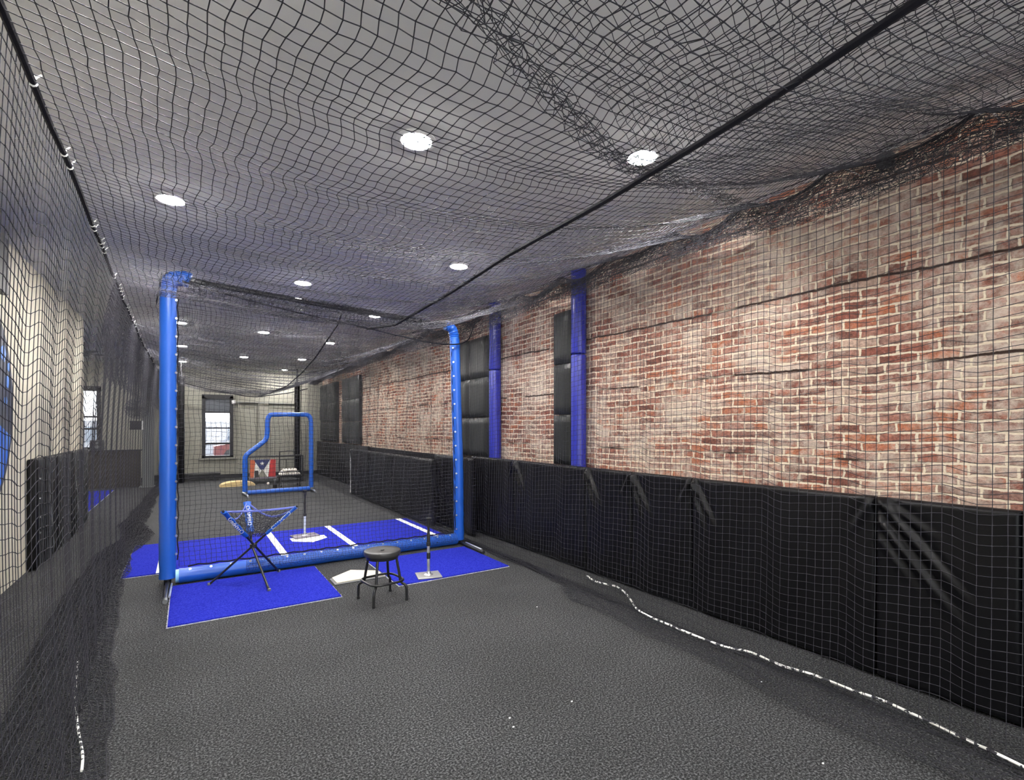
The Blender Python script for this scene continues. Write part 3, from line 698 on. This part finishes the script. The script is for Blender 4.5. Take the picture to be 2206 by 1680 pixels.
for lay in range(3):
    for i in range(7 - lay):
        for j in range(4 - lay):
            o = bb if n0 == 0 else bb.copy()
            if n0: COL.objects.link(o)
            n0 += 1
            o.location = (2.39 + (i - (6 - lay) / 2) * .076, 15.2 + (j - (3 - lay) / 2) * .078, .343 + lay * .056)
            o.rotation_euler = (random.uniform(0, 6), random.uniform(0, 6), 0)
def loose(x, y, lab, r=None):
    o = bb.copy(); COL.objects.link(o); o.location = (x, y, .037); tag(o, lab, 'baseball'); 
    if 'group' in o: del o['group']
loose(1.93, 15.86, 'white baseball lying on the floor under the flag board')
# rack
rk = thing('metal_rack', 'black metal rack against the far wall behind the flag board', 'rack', (2.2, 16.6, 0))
for sx in (-.75, .75):
    for sy in (-.2, .2):
        b = MB(); b.box(sx - .02, sx + .02, sy - .02, sy + .02, 0, .80); b.build('post', M['black_metal'], rk)
for z in (.14, .76):
    b = MB(); b.box(-.75, .75, -.22, .22, z, z + .035); b.build('shelf', M['black_metal'], rk, False, .004)
# flag board
fb = thing('flag_board', 'red, white and blue board with a white star leaning on the black rack', 'board', (1.84, 16.28, .185))
W = .68; H = .52
b = MB(); b.box(-W / 2, W / 2, 0, .03, 0, H); b.build('panel', M['flagwhite'], fb)
def plate(poly, m, nm, par=fb, yo=-.003):
    b = MB(); n = len(poly); vs = [(x, yo - .002, z) for x, z in poly] + [(x, .001, z) for x, z in poly]
    b.add(vs, [tuple(range(n)), tuple(range(2 * n - 1, n - 1, -1))] + [(k, (k + 1) % n, n + (k + 1) % n, n + k) for k in range(n)]); return b.build(nm, m, par)
plate([(-.34, 0), (-.24, 0), (-.20, H), (-.34, H)], M['orange'], 'stripe'); plate([(.14, 0), (.34, 0), (.34, H), (.20, H)], M['red'], 'stripe')
plate([(-.24, H), (.20, H), (.02, .22), (-.06, .22)], M['navy'], 'triangle', yo=-.006)
plate([(-.02 + (.062 if k % 2 == 0 else .026) * math.sin(k * PI / 5), .40 + (.062 if k % 2 == 0 else .026) * math.cos(k * PI / 5)) for k in range(10)][::-1], M['flagwhite'], 'star', yo=-.010)
plate([(-.14, 0), (-.02, .24), (.12, 0)], M['recess'], 'lower_patch', yo=-.008)
plate([(-.22, 0), (-.22, .2), (-.12, .2), (-.10, 0)], M['black_plastic'], 'dark_patch', yo=-.009)
b = MB(); b.box(-W / 2 - .02, W / 2 + .04, -.01, .04, -.04, 0); b.build('bottom_rail', M['rubber_grey'], fb)
# tan portable mound
b = MB(); nA = 28; vs = []
prof = [(.44 * math.cos(PI * k / nA), .135 * math.sin(PI * k / nA) ** .9 + .001) for k in range(nA + 1)]
for yy, sc_ in ((-.02, .98), (0, 1.0), (.42, 1.0), (.46, .97)): vs += [(x * sc_, yy, z * sc_) for x, z in prof]
n = len(prof)
b.add(vs, [tuple(range(n)), tuple(range(4 * n - 1, 3 * n - 1, -1))] + [(q * n + k, (q + 1) * n + k, (q + 1) * n + (k + 1) % n, q * n + (k + 1) % n) for q in range(3) for k in range(n)])
o = b.build('pitching_mound', M['tan_turf']); o.location = (1.17, 15.85, 0); tag(o, 'low tan turf mound with a rounded top on the floor left of the pitching screen', 'mound')
# bottle
bt = thing('water_bottle', 'small dark bottle with pale side behind the pitching screen bottom tube', 'bottle', (1.98, 14.9, 0))
b = MB(); b.lathe([(.05, 0), (.055, .01), (.055, .15), (.03, .19), (.03, .2)], n=16); b.build('body', M['black_plastic'], bt, True)
b = MB(); b.lathe([(.033, .2), (.033, .235), (.02, .24)], n=16); b.build('cap', M['grey_metal'], bt, True)
# low black bench at the back left
be = thing('low_bench', 'long low black bench along the back wall left of the tan mound', 'bench', (-.1, 18.2, 0))
b = MB(); b.box(-.75, .95, -.16, .16, .17, .23); b.build('seat', M['black_plastic'], be, False, .01)
for sx in (-.6, .8):
    b = MB(); b.box(sx - .03, sx + .03, -.14, .14, 0, .17); b.build('leg', M['black_metal'], be)
# net posts at the far end
for x, lab in ((-.17, 'black padded net post at the far left, left of the window'), (3.0, 'black padded net post at the far right, behind the pitching screen')):
    t = thing('net_post', lab, 'post', (x, 17.6, 0), group='black padded posts at the far end')
    b = MB(); b.lathe([(.075, 0.02), (.085, .04), (.085, 3.1), (.075, 3.12)], n=16); b.build('sleeve', M['pad'], t, True)
    b = MB(); b.tube([(0, 0, 0), (0, 0, CZ)], .03, 10); b.build('pole', M['black_metal'], t, True)

# ------------------------------------------------------------------ the left side beyond the netting
def leftpad(y0, y1, lab):
    t = thing('folded_mat', lab, 'gym mat', (-1.50, y0, 0), group='black folded mats against the beige wall')
    n = 5; w = y1 - y0
    for k in range(n):
        b = MB(); b.box(-.045, .05 + .012 * (k % 2), w * k / n + .004, w * (k + 1) / n - .004, .02, 1.28); b.build('panel', M['pad'], t, False, .018)
    b = MB(); pts = smooth_path([(.07, w * .25, 1.1), (.085, w * .3, .6), (.09, w * .36, .25), (.07, w * .45, .12)], 6); b.tube(pts, .007, 6, flat=(2, .6)); b.build('strap', M['grey_metal'], t, True)
    for z in (1.05, .82, .6, .42):
        b = MB(); b.box(.055, .068, .03, .09, z, z + .012); b.build('buckle', M['chrome'], t)
leftpad(7.8, 9.4, 'nearer tall black folded mat with buckles against the beige wall')
leftpad(9.45, 11.3, 'farther tall black folded mat against the beige wall')
hw_ = thing('half_wall', 'dark brown half wall across the side lane at the far left', 'half wall', (-2.4, 17.3, 0))
b = MB(); b.box(-1.55, 1.3, 0, .12, 0, 1.0); b.build('panel', M['brownpad'], hw_)
b = MB(); b.box(-1.58, 1.33, -.02, .14, 1.0, 1.03); b.build('cap', M['black_plastic'], hw_, False, .006)
# device on the half wall
dv = thing('speaker', 'small black speaker box standing on the half wall', 'speaker', (-2.05, 17.36, 1.03))
b = MB(); b.box(-.15, .15, -.055, .09, 0, .27); b.build('cabinet', M['dark_grey'], dv, False, .012)
for z in (.09, .19):
    b = MB(); b.tube([(0, -.058, z), (0, -.066, z)], .045 if z < .1 else .03, 20); b.build('cone', M['grey_metal'], dv, True)
# grey steel column with fan and box
cl = thing('steel_column', 'grey steel column rising to the ceiling at the end of the half wall', 'column', (-.92, 17.1, 0))
b = MB(); b.box(-.13, .13, -.13, -.11, 0, CZ); b.box(-.13, .13, .11, .13, 0, CZ); b.box(-.012, .012, -.11, .11, 0, CZ); b.build('shaft', M['grey_metal'], cl)
b = MB(); b.box(-.2, .2, -.2, .2, 0, .02); b.build('base_plate', M['grey_metal'], cl)
fn = thing('wall_fan', 'dark round fan mounted on the grey steel column', 'fan', (-1.15, 16.85, 2.15))
b = MB()
for k in range(9): b.tube([(.27 * (k + 1) / 9 * math.cos(a * PI / 12), -.10 + .06 * ((k + 1) / 9) ** 3, .27 * (k + 1) / 9 * math.sin(a * PI / 12)) for a in range(25)], .008, 5, cap=False)
for a in range(24): b.tube([(0, -.10, 0), (.27 * math.cos(a * PI / 12), -.04, .27 * math.sin(a * PI / 12)), (.2 * math.cos(a * PI / 12), .06, .2 * math.sin(a * PI / 12))], .007, 5)
b.build('cage', M['dark_grey'], fn)
for k in range(4):
    a = k * PI / 2; b = MB(); vs = [(.03 * math.cos(a), -.02, .03 * math.sin(a)), (.22 * math.cos(a - .3), -.04, .22 * math.sin(a - .3)), (.22 * math.cos(a + .35), 0, .22 * math.sin(a + .35)), (.03 * math.cos(a + 1), 0, .03 * math.sin(a + 1))]
    b.add(vs + [(x, y + .006, z) for x, y, z in vs], [(0, 1, 2, 3), (7, 6, 5, 4), (0, 4, 5, 1), (1, 5, 6, 2), (2, 6, 7, 3), (3, 7, 4, 0)]); b.build('blade', M['dark_grey'], fn)
b = MB(); b.tube([(0, -.02, 0), (0, .14, 0)], .07, 16); b.build('motor', M['black_plastic'], fn, True)
b = MB(); b.tube([(0, .1, 0), (.02, .12, -.05), (.12, .14, -.05)], .018, 8); b.build('arm', M['black_plastic'], fn, True)
eb = thing('control_box', 'black control box with a white edge on the grey steel column', 'box', (-1.16, 17.0, 1.70))
b = MB(); b.box(-.16, .10, -.05, .06, -.12, .12); b.build('housing', M['black_plastic'], eb, False, .006)
b = MB(); b.box(.101, .14, -.05, .05, -.12, .12); b.build('side_cover', M['trimwhite'], eb)
# ceiling fan
cf = thing('ceiling_fan', 'dark ceiling fan high over the side lane at the far left', 'ceiling fan', (-1.95, 14.6, CZ))
b = MB(); b.tube([(0, 0, 0), (0, 0, -.18)], .02, 8); b.build('rod', M['black_metal'], cf, True)
b = MB(); b.lathe([(.03, -.32), (.1, -.30), (.12, -.24), (.1, -.19), (.03, -.17)], n=20); b.build('motor', M['dark_grey'], cf, True)
for k in range(4):
    a = .4 + k * PI / 2; c, s = math.cos(a), math.sin(a)
    b = MB(); pl_ = [(.1, -.035), (.3, -.07), (.68, -.07), (.70, .0), (.68, .07), (.3, .07), (.1, .035)]
    b.prism([(x * c - y * s, x * s + y * c) for x, y in pl_], -.262, -.25); b.build('blade', M['dark_grey'], cf)
# round mural on the beige wall and dark panel above it
mu = thing('round_sign', 'big round dark blue sign on the beige wall at the left edge', 'sign', (-1.545, 6.16, 1.86))
def disc_x(r0, r1, x0, x1, m, nm, par, n=72, a0=0, a1=2 * PI, c=(0, 0)):
    b = MB(); pts = [(c[0] + r1 * math.cos(a0 + (a1 - a0) * k / n), c[1] + r1 * math.sin(a0 + (a1 - a0) * k / n)) for k in range(n + 1)]
    inn = [(c[0] + r0 * math.cos(a0 + (a1 - a0) * k / n), c[1] + r0 * math.sin(a0 + (a1 - a0) * k / n)) for k in range(n + 1)]
    N_ = n + 1; vs = [(x0, y, z) for y, z in pts] + [(x0, y, z) for y, z in inn] + [(x1, y, z) for y, z in pts] + [(x1, y, z) for y, z in inn]
    fs = []
    for k in range(n): fs += [(k, k + 1, N_ + k + 1, N_ + k), (2 * N_ + k, 3 * N_ + k, 3 * N_ + k + 1, 2 * N_ + k + 1), (k, 2 * N_ + k, 2 * N_ + k + 1, k + 1)]
    b.add(vs, fs); return b.build(nm, m, par)
M['mural_navy'] = mat('navy_print', (.012, .018, .06), .5, vary=(2.5, (.05, .055, .075)))
M['mural_blue'] = mat('bright_blue_print', (.02, .13, .62), .5, vary=(2, (.10, .25, .60)))
disc_x(.0, 1.0, 0, .012, M['mural_navy'], 'disc', mu)
disc_x(1.0, 1.05, 0, .014, M['mural_navy'], 'rim', mu, a0=-2.0, a1=1.3)
disc_x(.60, 1.0, .012, .015, M['mural_blue'], 'lower_arc', mu, a0=-1.25, a1=-.30, n=30)
for k, (cy, cz, r) in enumerate(((.85, .25, .07), (.80, .05, .05), (.9, .40, .05), (.72, .52, .09))): disc_x(.0, r, .012, .016, M['mural_blue'], 'mark', mu, n=5, c=(cy, cz))
b = MB(); b.box(-1.548, -1.49, 5.4, 6.88, 2.95, 3.5); tag(b.build('dark_panel', M['dark_grey'], None, False, .01), 'dark rectangular panel high on the beige wall above the round sign', 'panel')

# ------------------------------------------------------------------ the cage netting
cage = thing('cage_netting', 'black batting cage netting hanging from ropes over the whole lane', 'netting', (0, 0, 0))
s = .050
YS = np.arange(-1.2, 18.05, s)
# left rope and right edges
def zL(y): return interp(y, [-1.2, 0, 3, 6.4, 10, 18], [2.84, 2.82, 2.84, 2.95, 3.0, 3.06]) + .018 * np.abs(np.sin(y * 2.4))
def xL(y): return interp(y, [-1.2, 0, 3, 6.4, 10, 18], [-.42, -.43, -.46, -.56, -.62, -.62])
CY = np.array([-1.2, -.5, .2, .91, 1.66, 2.3, 3.0, 3.8, 4.6, 5.5, 6.3, 7.3, 8.4, 9.6, 11, 12.5, 14, 15.6, 17, 18.1])
def zcable(y):
    i = np.clip(np.searchsorted(CY, y) - 1, 0, len(CY) - 2); t_ = (y - CY[i]) / (CY[i + 1] - CY[i])
    return 3.40 - .10 * 4 * t_ * (1 - t_) * (1 - .3 * np.sin(i * 2.3))
XC = 3.66
def ropex(y): return interp(y, [-1.2, .5, 1.0, 1.8, 2.7, 3.7, 5.2, 6.2, 18], [1.5, 1.56, 1.63, 1.69, 1.71, 1.8, 1.87, 1.87, 1.85])
def ropez(y): return interp(y, [-1.2, 3.7, 5.2, 6.2, 6.6, 8, 9.5, 11.2, 14, 18], [2.74, 2.76, 2.76, 2.88, 2.98, 2.76, 2.68, 2.62, 2.6, 2.66])
nacross = 92
def roof_pt(u, y):
    """u 0..1 from left rope to the wall cable"""
    xl = xL(y); xr = XC
    x = xl + (xr - xl) * u
    rx = ropex(y); rz = ropez(y)
    zl = zL(y); zc = zcable(y)
    # left half: rope to rope with sag; right half: rope to cable
    tl = np.clip((x - xl) / (rx - xl), 0, 1); tr = np.clip((x - rx) / (xr - rx), 0, 1)
    sagl = interp(y, [-1.2, 5, 6.1, 6.5, 7.5, 18], [.07, .10, .0, 0, .06, .10])
    zleft = zl + (rz - zl) * tl ** .8 - sagl * np.sin(PI * tl)
    zright = rz + (zc - rz) * tr ** 1.15 - interp(y, [4, 5.5, 6.2, 7], [.02, .10, .12, .04]) * np.sin(PI * tr)
    z = np.where(x < rx, zleft, zright)
    # lift over the frame
    over = np.exp(-((y - 6.42) / .22) ** 2) * (x > -.25) * (x < 3.3)
    ztop = 3.27 - .05 * x
    z = np.where(over > .02, z + (np.maximum(z, ztop - .02) - z) * np.clip(over * 1.2, 0, 1), z)
    return x, z
U, Yg = np.meshgrid(np.linspace(0, 1, nacross), YS, indexing='ij')
X, Z = roof_pt(U, Yg)
ed = np.sin(PI * U)
kink = .022 * np.sin(2 * PI * (Yg + .25 * U) / .62) + .010 * np.sin(2 * PI * Yg / .27 + 4 * U)
Xr = X + kink * ed * 1.3 + rng.normal(0, .0016, X.shape); Yr = Yg + .018 * np.sin(X * 4 + Yg) * ed + rng.normal(0, .0016, X.shape)
Zr = Z + ed * (.022 * np.sin(2 * PI * Yg / .62 + 1 + 2 * U) + .015 * np.sin(X * 3.1 + Yg * 1.3)) + rng.normal(0, .0016, X.shape)
P = np.stack([Xr, Yr, Zr], 2)
mask = (Yg < 4.2)
net_obj('roof_panel', P, .0019, cage, knots=(.0042, mask))
# left side panel
def side_left(tt, y, lay=0):
    xt = xL(y); zt = zL(y)
    z = zt * (1 - tt) + .02 * tt
    bell = np.sin(PI * np.clip(tt, 0, 1))
    x = xt - .10 * tt - .05 * bell + interp(y, [0, 3, 6, 18], [.10, .10, .0, .0]) * tt
    ph = 2 * PI * (y / .56 + .25 * np.sin(y * .7)) + lay
    fold = np.sin(ph) + .35 * np.sin(2 * ph + .6)
    x = x + .007 * fold * np.clip(tt * 2.2, 0, 1) + .012 * vnoise(y, 3 + lay, 2.5)
    z = z + (.024 * fold + .025 * vnoise(y, 5 + lay, 1.4)) * np.sin(PI * np.clip(tt, 0.0, 1)) ** .5
    return x, y + .012 * np.cos(ph) * np.clip(tt * 3, 0, 1), z
V, Yg = np.meshgrid(np.linspace(0, 1, 58), YS, indexing='ij')
x, y, z = side_left(V, Yg)
net_obj('side_panel', np.stack([x, y, z + 0 * x], 2), .0016, cage, knots=(.0034, Yg < 6))['label'] = 'left wall of the black cage net'
# slack doubled net under the left rope
V, Yg = np.meshgrid(np.linspace(0, .30, 22), YS[135:], indexing='ij')
for lay in (1,):
    x, y, z = side_left(V, Yg + .02 * lay, lay)
    net_obj('slack_fold', np.stack([x - .05 * np.sin(V / .30 * PI), y, z], 2), .0018, cage)
# right side panel: cable -> belly -> straight drop -> floor
def side_right(tt, y):
    zc = zcable(y); prof_t = [0, .05, .10, .16, .22, 1.0]
    # profile in (x,z) driven by arc parameter
    bz = 3.07 + .035 * vnoise(y, 2, 1.0) - .03 * np.abs(np.sin(y * 1.4)) - .14 * np.exp(-((y - 6.9) / .8) ** 2)
    t1 = np.clip(tt / .12, 0, 1); t2 = np.clip((tt - .12) / .88, 0, 1)
    xa = XC + (3.40 - XC) * np.sin(t1 * PI / 2); za = zc + (bz - zc) * (t1 ** 1.3)
    xb = 3.40 + interp(y, [0, 8, 8.5, 18], [.0, 0, -.12, -.12]) * t2 - .06 * t2 ** 2
    zb = bz + (.015 - bz) * t2
    x = np.where(tt < .12, xa, xb); z = np.where(tt < .12, za, zb)
    ph = 2 * PI * (y / .52 + .3 * np.sin(y * .9))
    fold = np.sin(ph) + .35 * np.sin(2 * ph)
    w = np.clip((tt - .1) * 5, 0, 1)
    x = x + .016 * fold * w * (1 - .3 * t2)
    z = z + (.016 * fold + .05 * vnoise(y, 9, 1.9)) * w * np.clip((1 - tt) * 6, 0, 1)
    return x, y + .010 * np.cos(ph) * w, z
V, Yg = np.meshgrid(np.concatenate([np.linspace(0, .11, 12), np.linspace(.12, 1, 60)]), YS, indexing='ij')
x, y, z = side_right(V, Yg)
net_obj('side_panel', np.stack([x + rng.normal(0, .0012, x.shape), y, z], 2), .0019, cage, knots=(.0042, (Yg < 5) & (V > .1)))['label'] = 'right wall of the black cage net'
# bunched slack under the cable
for lay in range(3):
    V, Yg = np.meshgrid(np.linspace(0, 1, 16), np.arange(-1.2, 18, .036), indexing='ij')
    zc = zcable(Yg); bz = 3.07 + .035 * vnoise(Yg, 2, 1.0) - .03 * np.abs(np.sin(Yg * 1.4)) - .14 * np.exp(-((Yg - 6.9) / .8) ** 2) - .01
    a = V * PI * .62
    X = XC - (XC - 3.42 - .03 * lay) * np.sin(a) + rng.normal(0, .008, V.shape)
    Zz = zc + (bz + .02 * lay - zc) * V ** .8 + rng.normal(0, .007, V.shape)
    net_obj('slack_fold', np.stack([X, Yg + .04 * np.sin(V * 5 + lay * 2) + rng.normal(0, .01, V.shape), Zz], 2), .0017, cage)
# back panel and hem
U, V = np.meshgrid(np.linspace(0, 1, 84), np.linspace(0, 1, 56), indexing='ij')
X = -.6 + 3.95 * U; zt = interp(X, [-.62, .4, 1.5, 1.85, 2.8, 3.4], [3.1, 2.85, 2.64, 2.62, 2.78, 2.95]); Z = .02 + (zt - .02) * V
P = np.stack([X + .02 * np.sin(Z * 4 + X * 3), 18.02 + .05 * np.sin(X * 6) * (1 - V) + 0 * X, Z + .01 * np.sin(X * 7)], 2)
net_obj('end_panel', P, .0019, cage)
b = MB(); xs = np.linspace(-.6, 3.4, 40); b.tube([(x, 17.98, float(interp(x, [-.62, .4, 1.5, 1.85, 2.8, 3.4], [3.1, 2.85, 2.64, 2.62, 2.78, 2.95]))) for x in xs], .016, 8); b.build('hem_rope', M['rope'], cage, True)
# hem rope sagging under the frame
b = MB(); pts = smooth_path([(-.05, 6.2, 3.16), (.13, 6.2, 3.12), (.93, 6.2, 2.99), (1.86, 6.2, 2.88), (2.69, 6.25, 2.79), (3.06, 6.25, 2.79), (3.25, 6.3, 2.84), (3.40, 6.4, 2.93), (3.6, 6.6, 3.2)], 8); b.tube(pts, .009, 7); b.build('hem_rope', M['rope'], cage, True)
# ropes
def rope(fn, y0, y1, r, nm, n=120, m='rope'):
    b = MB(); b.tube([fn(y) for y in np.linspace(y0, y1, n)], r, 7); return b.build(nm, M[m], cage, True)
rope(lambda y: (float(ropex(y)), y, float(ropez(y)) - .012), -1.2, 6.2, .0135, 'ridge_rope')
rope(lambda y: (1.62 + (y - 6.5) * .02, y, float(interp(y, [6.4, 6.6, 8.1, 9.4, 11.2, 14, 18], [3.1, 2.98, 2.73, 2.60, 2.50, 2.52, 2.62]))), 6.45, 17.98, .010, 'ridge_rope')
rope(lambda y: (float(xL(y)), y, float(zL(y)) + .004), -1.2, 18, .012, 'edge_rope', 260)
rope(lambda y: (XC, y, float(zcable(y))), -1.2, 18, .009, 'edge_rope', 300)
rope(lambda y: (XC + .02, y, 3.405), -1.2, 18.1, .004, 'support_cable', 60)
# hooks for the scallops
for k, yy in enumerate(CY[2:14]):
    b = MB(); b.tube([(XC, yy, 3.39), (XC + .03, yy, 3.43), (XW - .005, yy, 3.45)], .006, 6); b.build('wall_hook', M['chrome'], cage)
# white ties on the left rope
for k, yy in enumerate([2.35, 2.9, 3.05, 3.9, 4.0, 4.35, 4.45, 4.6, 5.4, 5.9, 6.05, 6.2, 6.4, 6.9, 7.1, 7.35, 7.7, 8.0, 8.3, 8.8, 9.3, 9.8, 10.4, 11.2, 12.0, 13.0]):
    x0 = float(xL(yy)); z0 = float(zL(yy)); b = MB()
    b.tube([(x0 + .012 * math.cos(a), yy + .02 * a / 6, z0 + .004 + .016 * math.sin(a)) for a in np.linspace(0, 6.2, 10)], .0035, 5)
    b.tube([(x0, yy, z0), (x0 + .02, yy + .03, z0 + .04)], .0035, 5); b.build('rope_tie', M['white_tie'], cage)
# net lying on the floor, right
FL = [(3.45, 8.2), (3.43, 7.2), (3.42, 6.4), (3.40, 5.6), (3.38, 4.9)]
YR = np.arange(-1.0, 8.0, s)
for lay in range(2):
    U, Yg = np.meshgrid(np.linspace(0, 1, 10), YR, indexing='ij')
    wdt = interp(Yg, [-1, 1.5, 3.0, 3.7, 4.1, 5, 8], [.46, .42, .34, .38, .12, .10, .08])
    X = 3.40 - wdt * U + .03 * np.sin(Yg * 5 + U * 3 + lay) * U
    Zz = .012 + .012 * lay + .035 * np.abs(np.sin(Yg * 6 + U * 9 + lay * 2)) * np.sin(PI * np.clip(U, .05, .9)) + rng.normal(0, .003, X.shape)
    net_obj('floor_skirt', np.stack([X, Yg + .05 * np.sin(U * 6 + Yg * 3 + lay) + rng.normal(0, .008, X.shape), np.abs(Zz)], 2), .0018, cage)
# white lead rope woven in the right hem
def fl(u, v, z=.03):
    Zc = 1080 * (1.65 - z) / (v - 920); Xc = (u - 1103) / 1080 * Zc; c, s_ = math.cos(YAW), math.sin(YAW)
    return (Xc * c + Zc * s_, -Xc * s_ + Zc * c, z)
pix = [(1265, 1240), (1280, 1251), (1305, 1258), (1330, 1264), (1350, 1280), (1364, 1300), (1374, 1313), (1400, 1328), (1440, 1345), (1500, 1370), (1560, 1392), (1618, 1405), (1680, 1432), (1720, 1444), (1760, 1456), (1830, 1484), (1900, 1508), (1960, 1535), (2010, 1558), (2065, 1585), (2130, 1615), (2206, 1652), (2300, 1700)]
b = MB(); b.tube(smooth_path([fl(u, v, .045) for u, v in pix], 4), .008, 7); lr = b.build('lead_rope', M['leadrope'], cage, True); lr['label'] = 'white and black lead rope on the floor, right side'
b = MB(); b.tube(smooth_path([(3.36, y + 0, .02 + .0) for y in (4.35, 5, 5.8, 6.6, 8.2)], 5), .012, 7); b.build('hem_rope', M['rope'], cage, True)
# net pooled on the floor, left
for lay in range(3):
    U, Yg = np.meshgrid(np.linspace(0, 1, 16), YS[::1], indexing='ij')
    inn = interp(Yg, [-1.2, 2.8, 4, 6, 7, 8, 8.6, 9.4, 10.5, 12, 18], [-.30, -.30, -.40, -.56, -.56, -.62, -.50, -.46, -.62, -.60, -.62]) + .035 * vnoise(Yg, lay, .5)
    wdt = interp(Yg, [0, 6, 15, 18], [.55, .45, .2, .12])
    X = inn - wdt * U
    bump = interp(Yg, [0, 4, 8, 10, 18], [.05, .07, .10, .10, .05])
    Zz = .012 + .012 * lay + bump * np.abs(np.sin(Yg * 4.3 + U * 7 + lay * 1.7)) * np.sin(PI * U) + rng.normal(0, .005, X.shape)
    net_obj('floor_skirt', np.stack([X + .02 * vnoise(Yg * 3.1 + U * 4 + lay, lay), Yg + .05 * np.sin(U * 8 + Yg * 2.5 + lay) + rng.normal(0, .01, X.shape), np.abs(Zz)], 2), .0020, cage)
b = MB(); b.tube(smooth_path([fl(u, v, .06) for u, v in [(168, 1425), (163, 1480), (164, 1530), (170, 1580), (178, 1625), (176, 1660)]], 6), .006, 7); lr = b.build('lead_rope', M['leadrope'], cage, True); lr['label'] = 'white lead rope in the left hem'

# second net sheet overlapping above the near right part of the roof
ov = thing('overlap_netting', 'second black net sheet overlapping the roof net near the upper right', 'netting', (0, 0, 0))
def seam_y(x): return interp(x, [-.2, .64, 2.0, 3.7], [.95, 1.23, 1.85, 2.35])
U, V = np.meshgrid(np.linspace(0, 1, 84), np.linspace(0, 1, 66), indexing='ij')
X = -.1 + 3.7 * U; Y1 = seam_y(X); Yv = -.9 + (Y1 + .9) * V
Z0 = interp(X, [-.2, .6, 1.6, 3.7], [3.0, 2.95, 2.98, 3.44]) - .05 * np.sin(V * PI)
P = np.stack([X + .05 * np.sin(Yv * 3 + X) + rng.normal(0, .005, X.shape), Yv + .06 * np.sin(X * 3.3) + rng.normal(0, .005, X.shape), Z0 + .03 * np.sin(X * 5 + Yv * 4)], 2)
net_obj('sheet', P, .0017, ov)
for q in range(2):
    U, V = np.meshgrid(np.linspace(0, 1, 80), np.linspace(0, 1, 5), indexing='ij')
    X = .1 + 3.5 * U; Yv = seam_y(X) + (-.03 + .11 * V) * (1 - .6 * q / 3) + rng.normal(0, .006, X.shape)
    Z0 = interp(X, [-.2, .6, 1.6, 3.7], [2.9, 2.83, 2.90, 3.42]) + .03 * q + rng.normal(0, .008, X.shape)
    net_obj('frayed_hem', np.stack([X + rng.normal(0, .012, X.shape), Yv, Z0], 2), .0018, ov)

# crumbs on the carpet: bits of paper
for k, (u, v) in enumerate([(1157, 1308), (1640, 1470), (1098, 1548), (1232, 1512), (1773, 1646), (1106, 1567)]):
    x, y, _ = fl(u, v, 0); b = MB(); a = k * 1.3
    b.prism([(x + .006 * math.cos(a + t_) * (1 + .3 * (j % 2)), y + .004 * math.sin(a + t_)) for j, t_ in enumerate(np.linspace(0, 2 * PI, 7)[:-1])], .002, .006)
    tag(b.build('paper_scrap', M['trimwhite']), 'tiny white scrap on the carpet, %s' % ['beyond the long rope bend', 'closest to the white rope', 'near the lower middle, left of the others', 'in the lower middle, alone', 'lowest of all at the lower right', 'lower middle, just below another scrap'][k], 'scrap')

# ------------------------------------------------------------------ world and render settings
w = bpy.data.worlds.new('world'); SC.world = w; w.use_nodes = True
nt = w.node_tree; bg = nt.nodes['Background']
bg.inputs[0].default_value = (.93, .97, 1, 1); bg.inputs[1].default_value = 4.0
def portal(x0, x1, z0, z1, y, rot):
    l = bpy.data.lights.new('daylight_portal', 'AREA'); l.shape = 'RECTANGLE'; l.size = x1 - x0; l.size_y = z1 - z0; l.cycles.is_portal = True
    o = bpy.data.objects.new('daylight_portal', l); COL.objects.link(o); o.location = ((x0 + x1) / 2, y, (z0 + z1) / 2); o.rotation_euler = rot
portal(-1.2, 3.6, .5, 3.1, YF - .15, (-PI / 2, 0, 0) if False else (PI / 2, 0, PI))
portal(.40, 1.22, .66, 2.66, YB + .15, (PI / 2, 0, 0)); portal(-3.0, -2.16, 1, 2.8, YB + .15, (PI / 2, 0, 0))
vs_ = SC.view_settings; vs_.view_transform = 'Standard'; vs_.look = 'None'; vs_.gamma = 1; vs_.exposure = 0.92; vs_.use_curve_mapping = False
c = SC.cycles; c.use_adaptive_sampling = True; c.adaptive_threshold = .12; c.adaptive_min_samples = 16; c.use_light_tree = False; c.max_bounces = 5; c.diffuse_bounces = 3; c.glossy_bounces = 2; c.transparent_max_bounces = 8; c.sample_clamp_indirect = 8
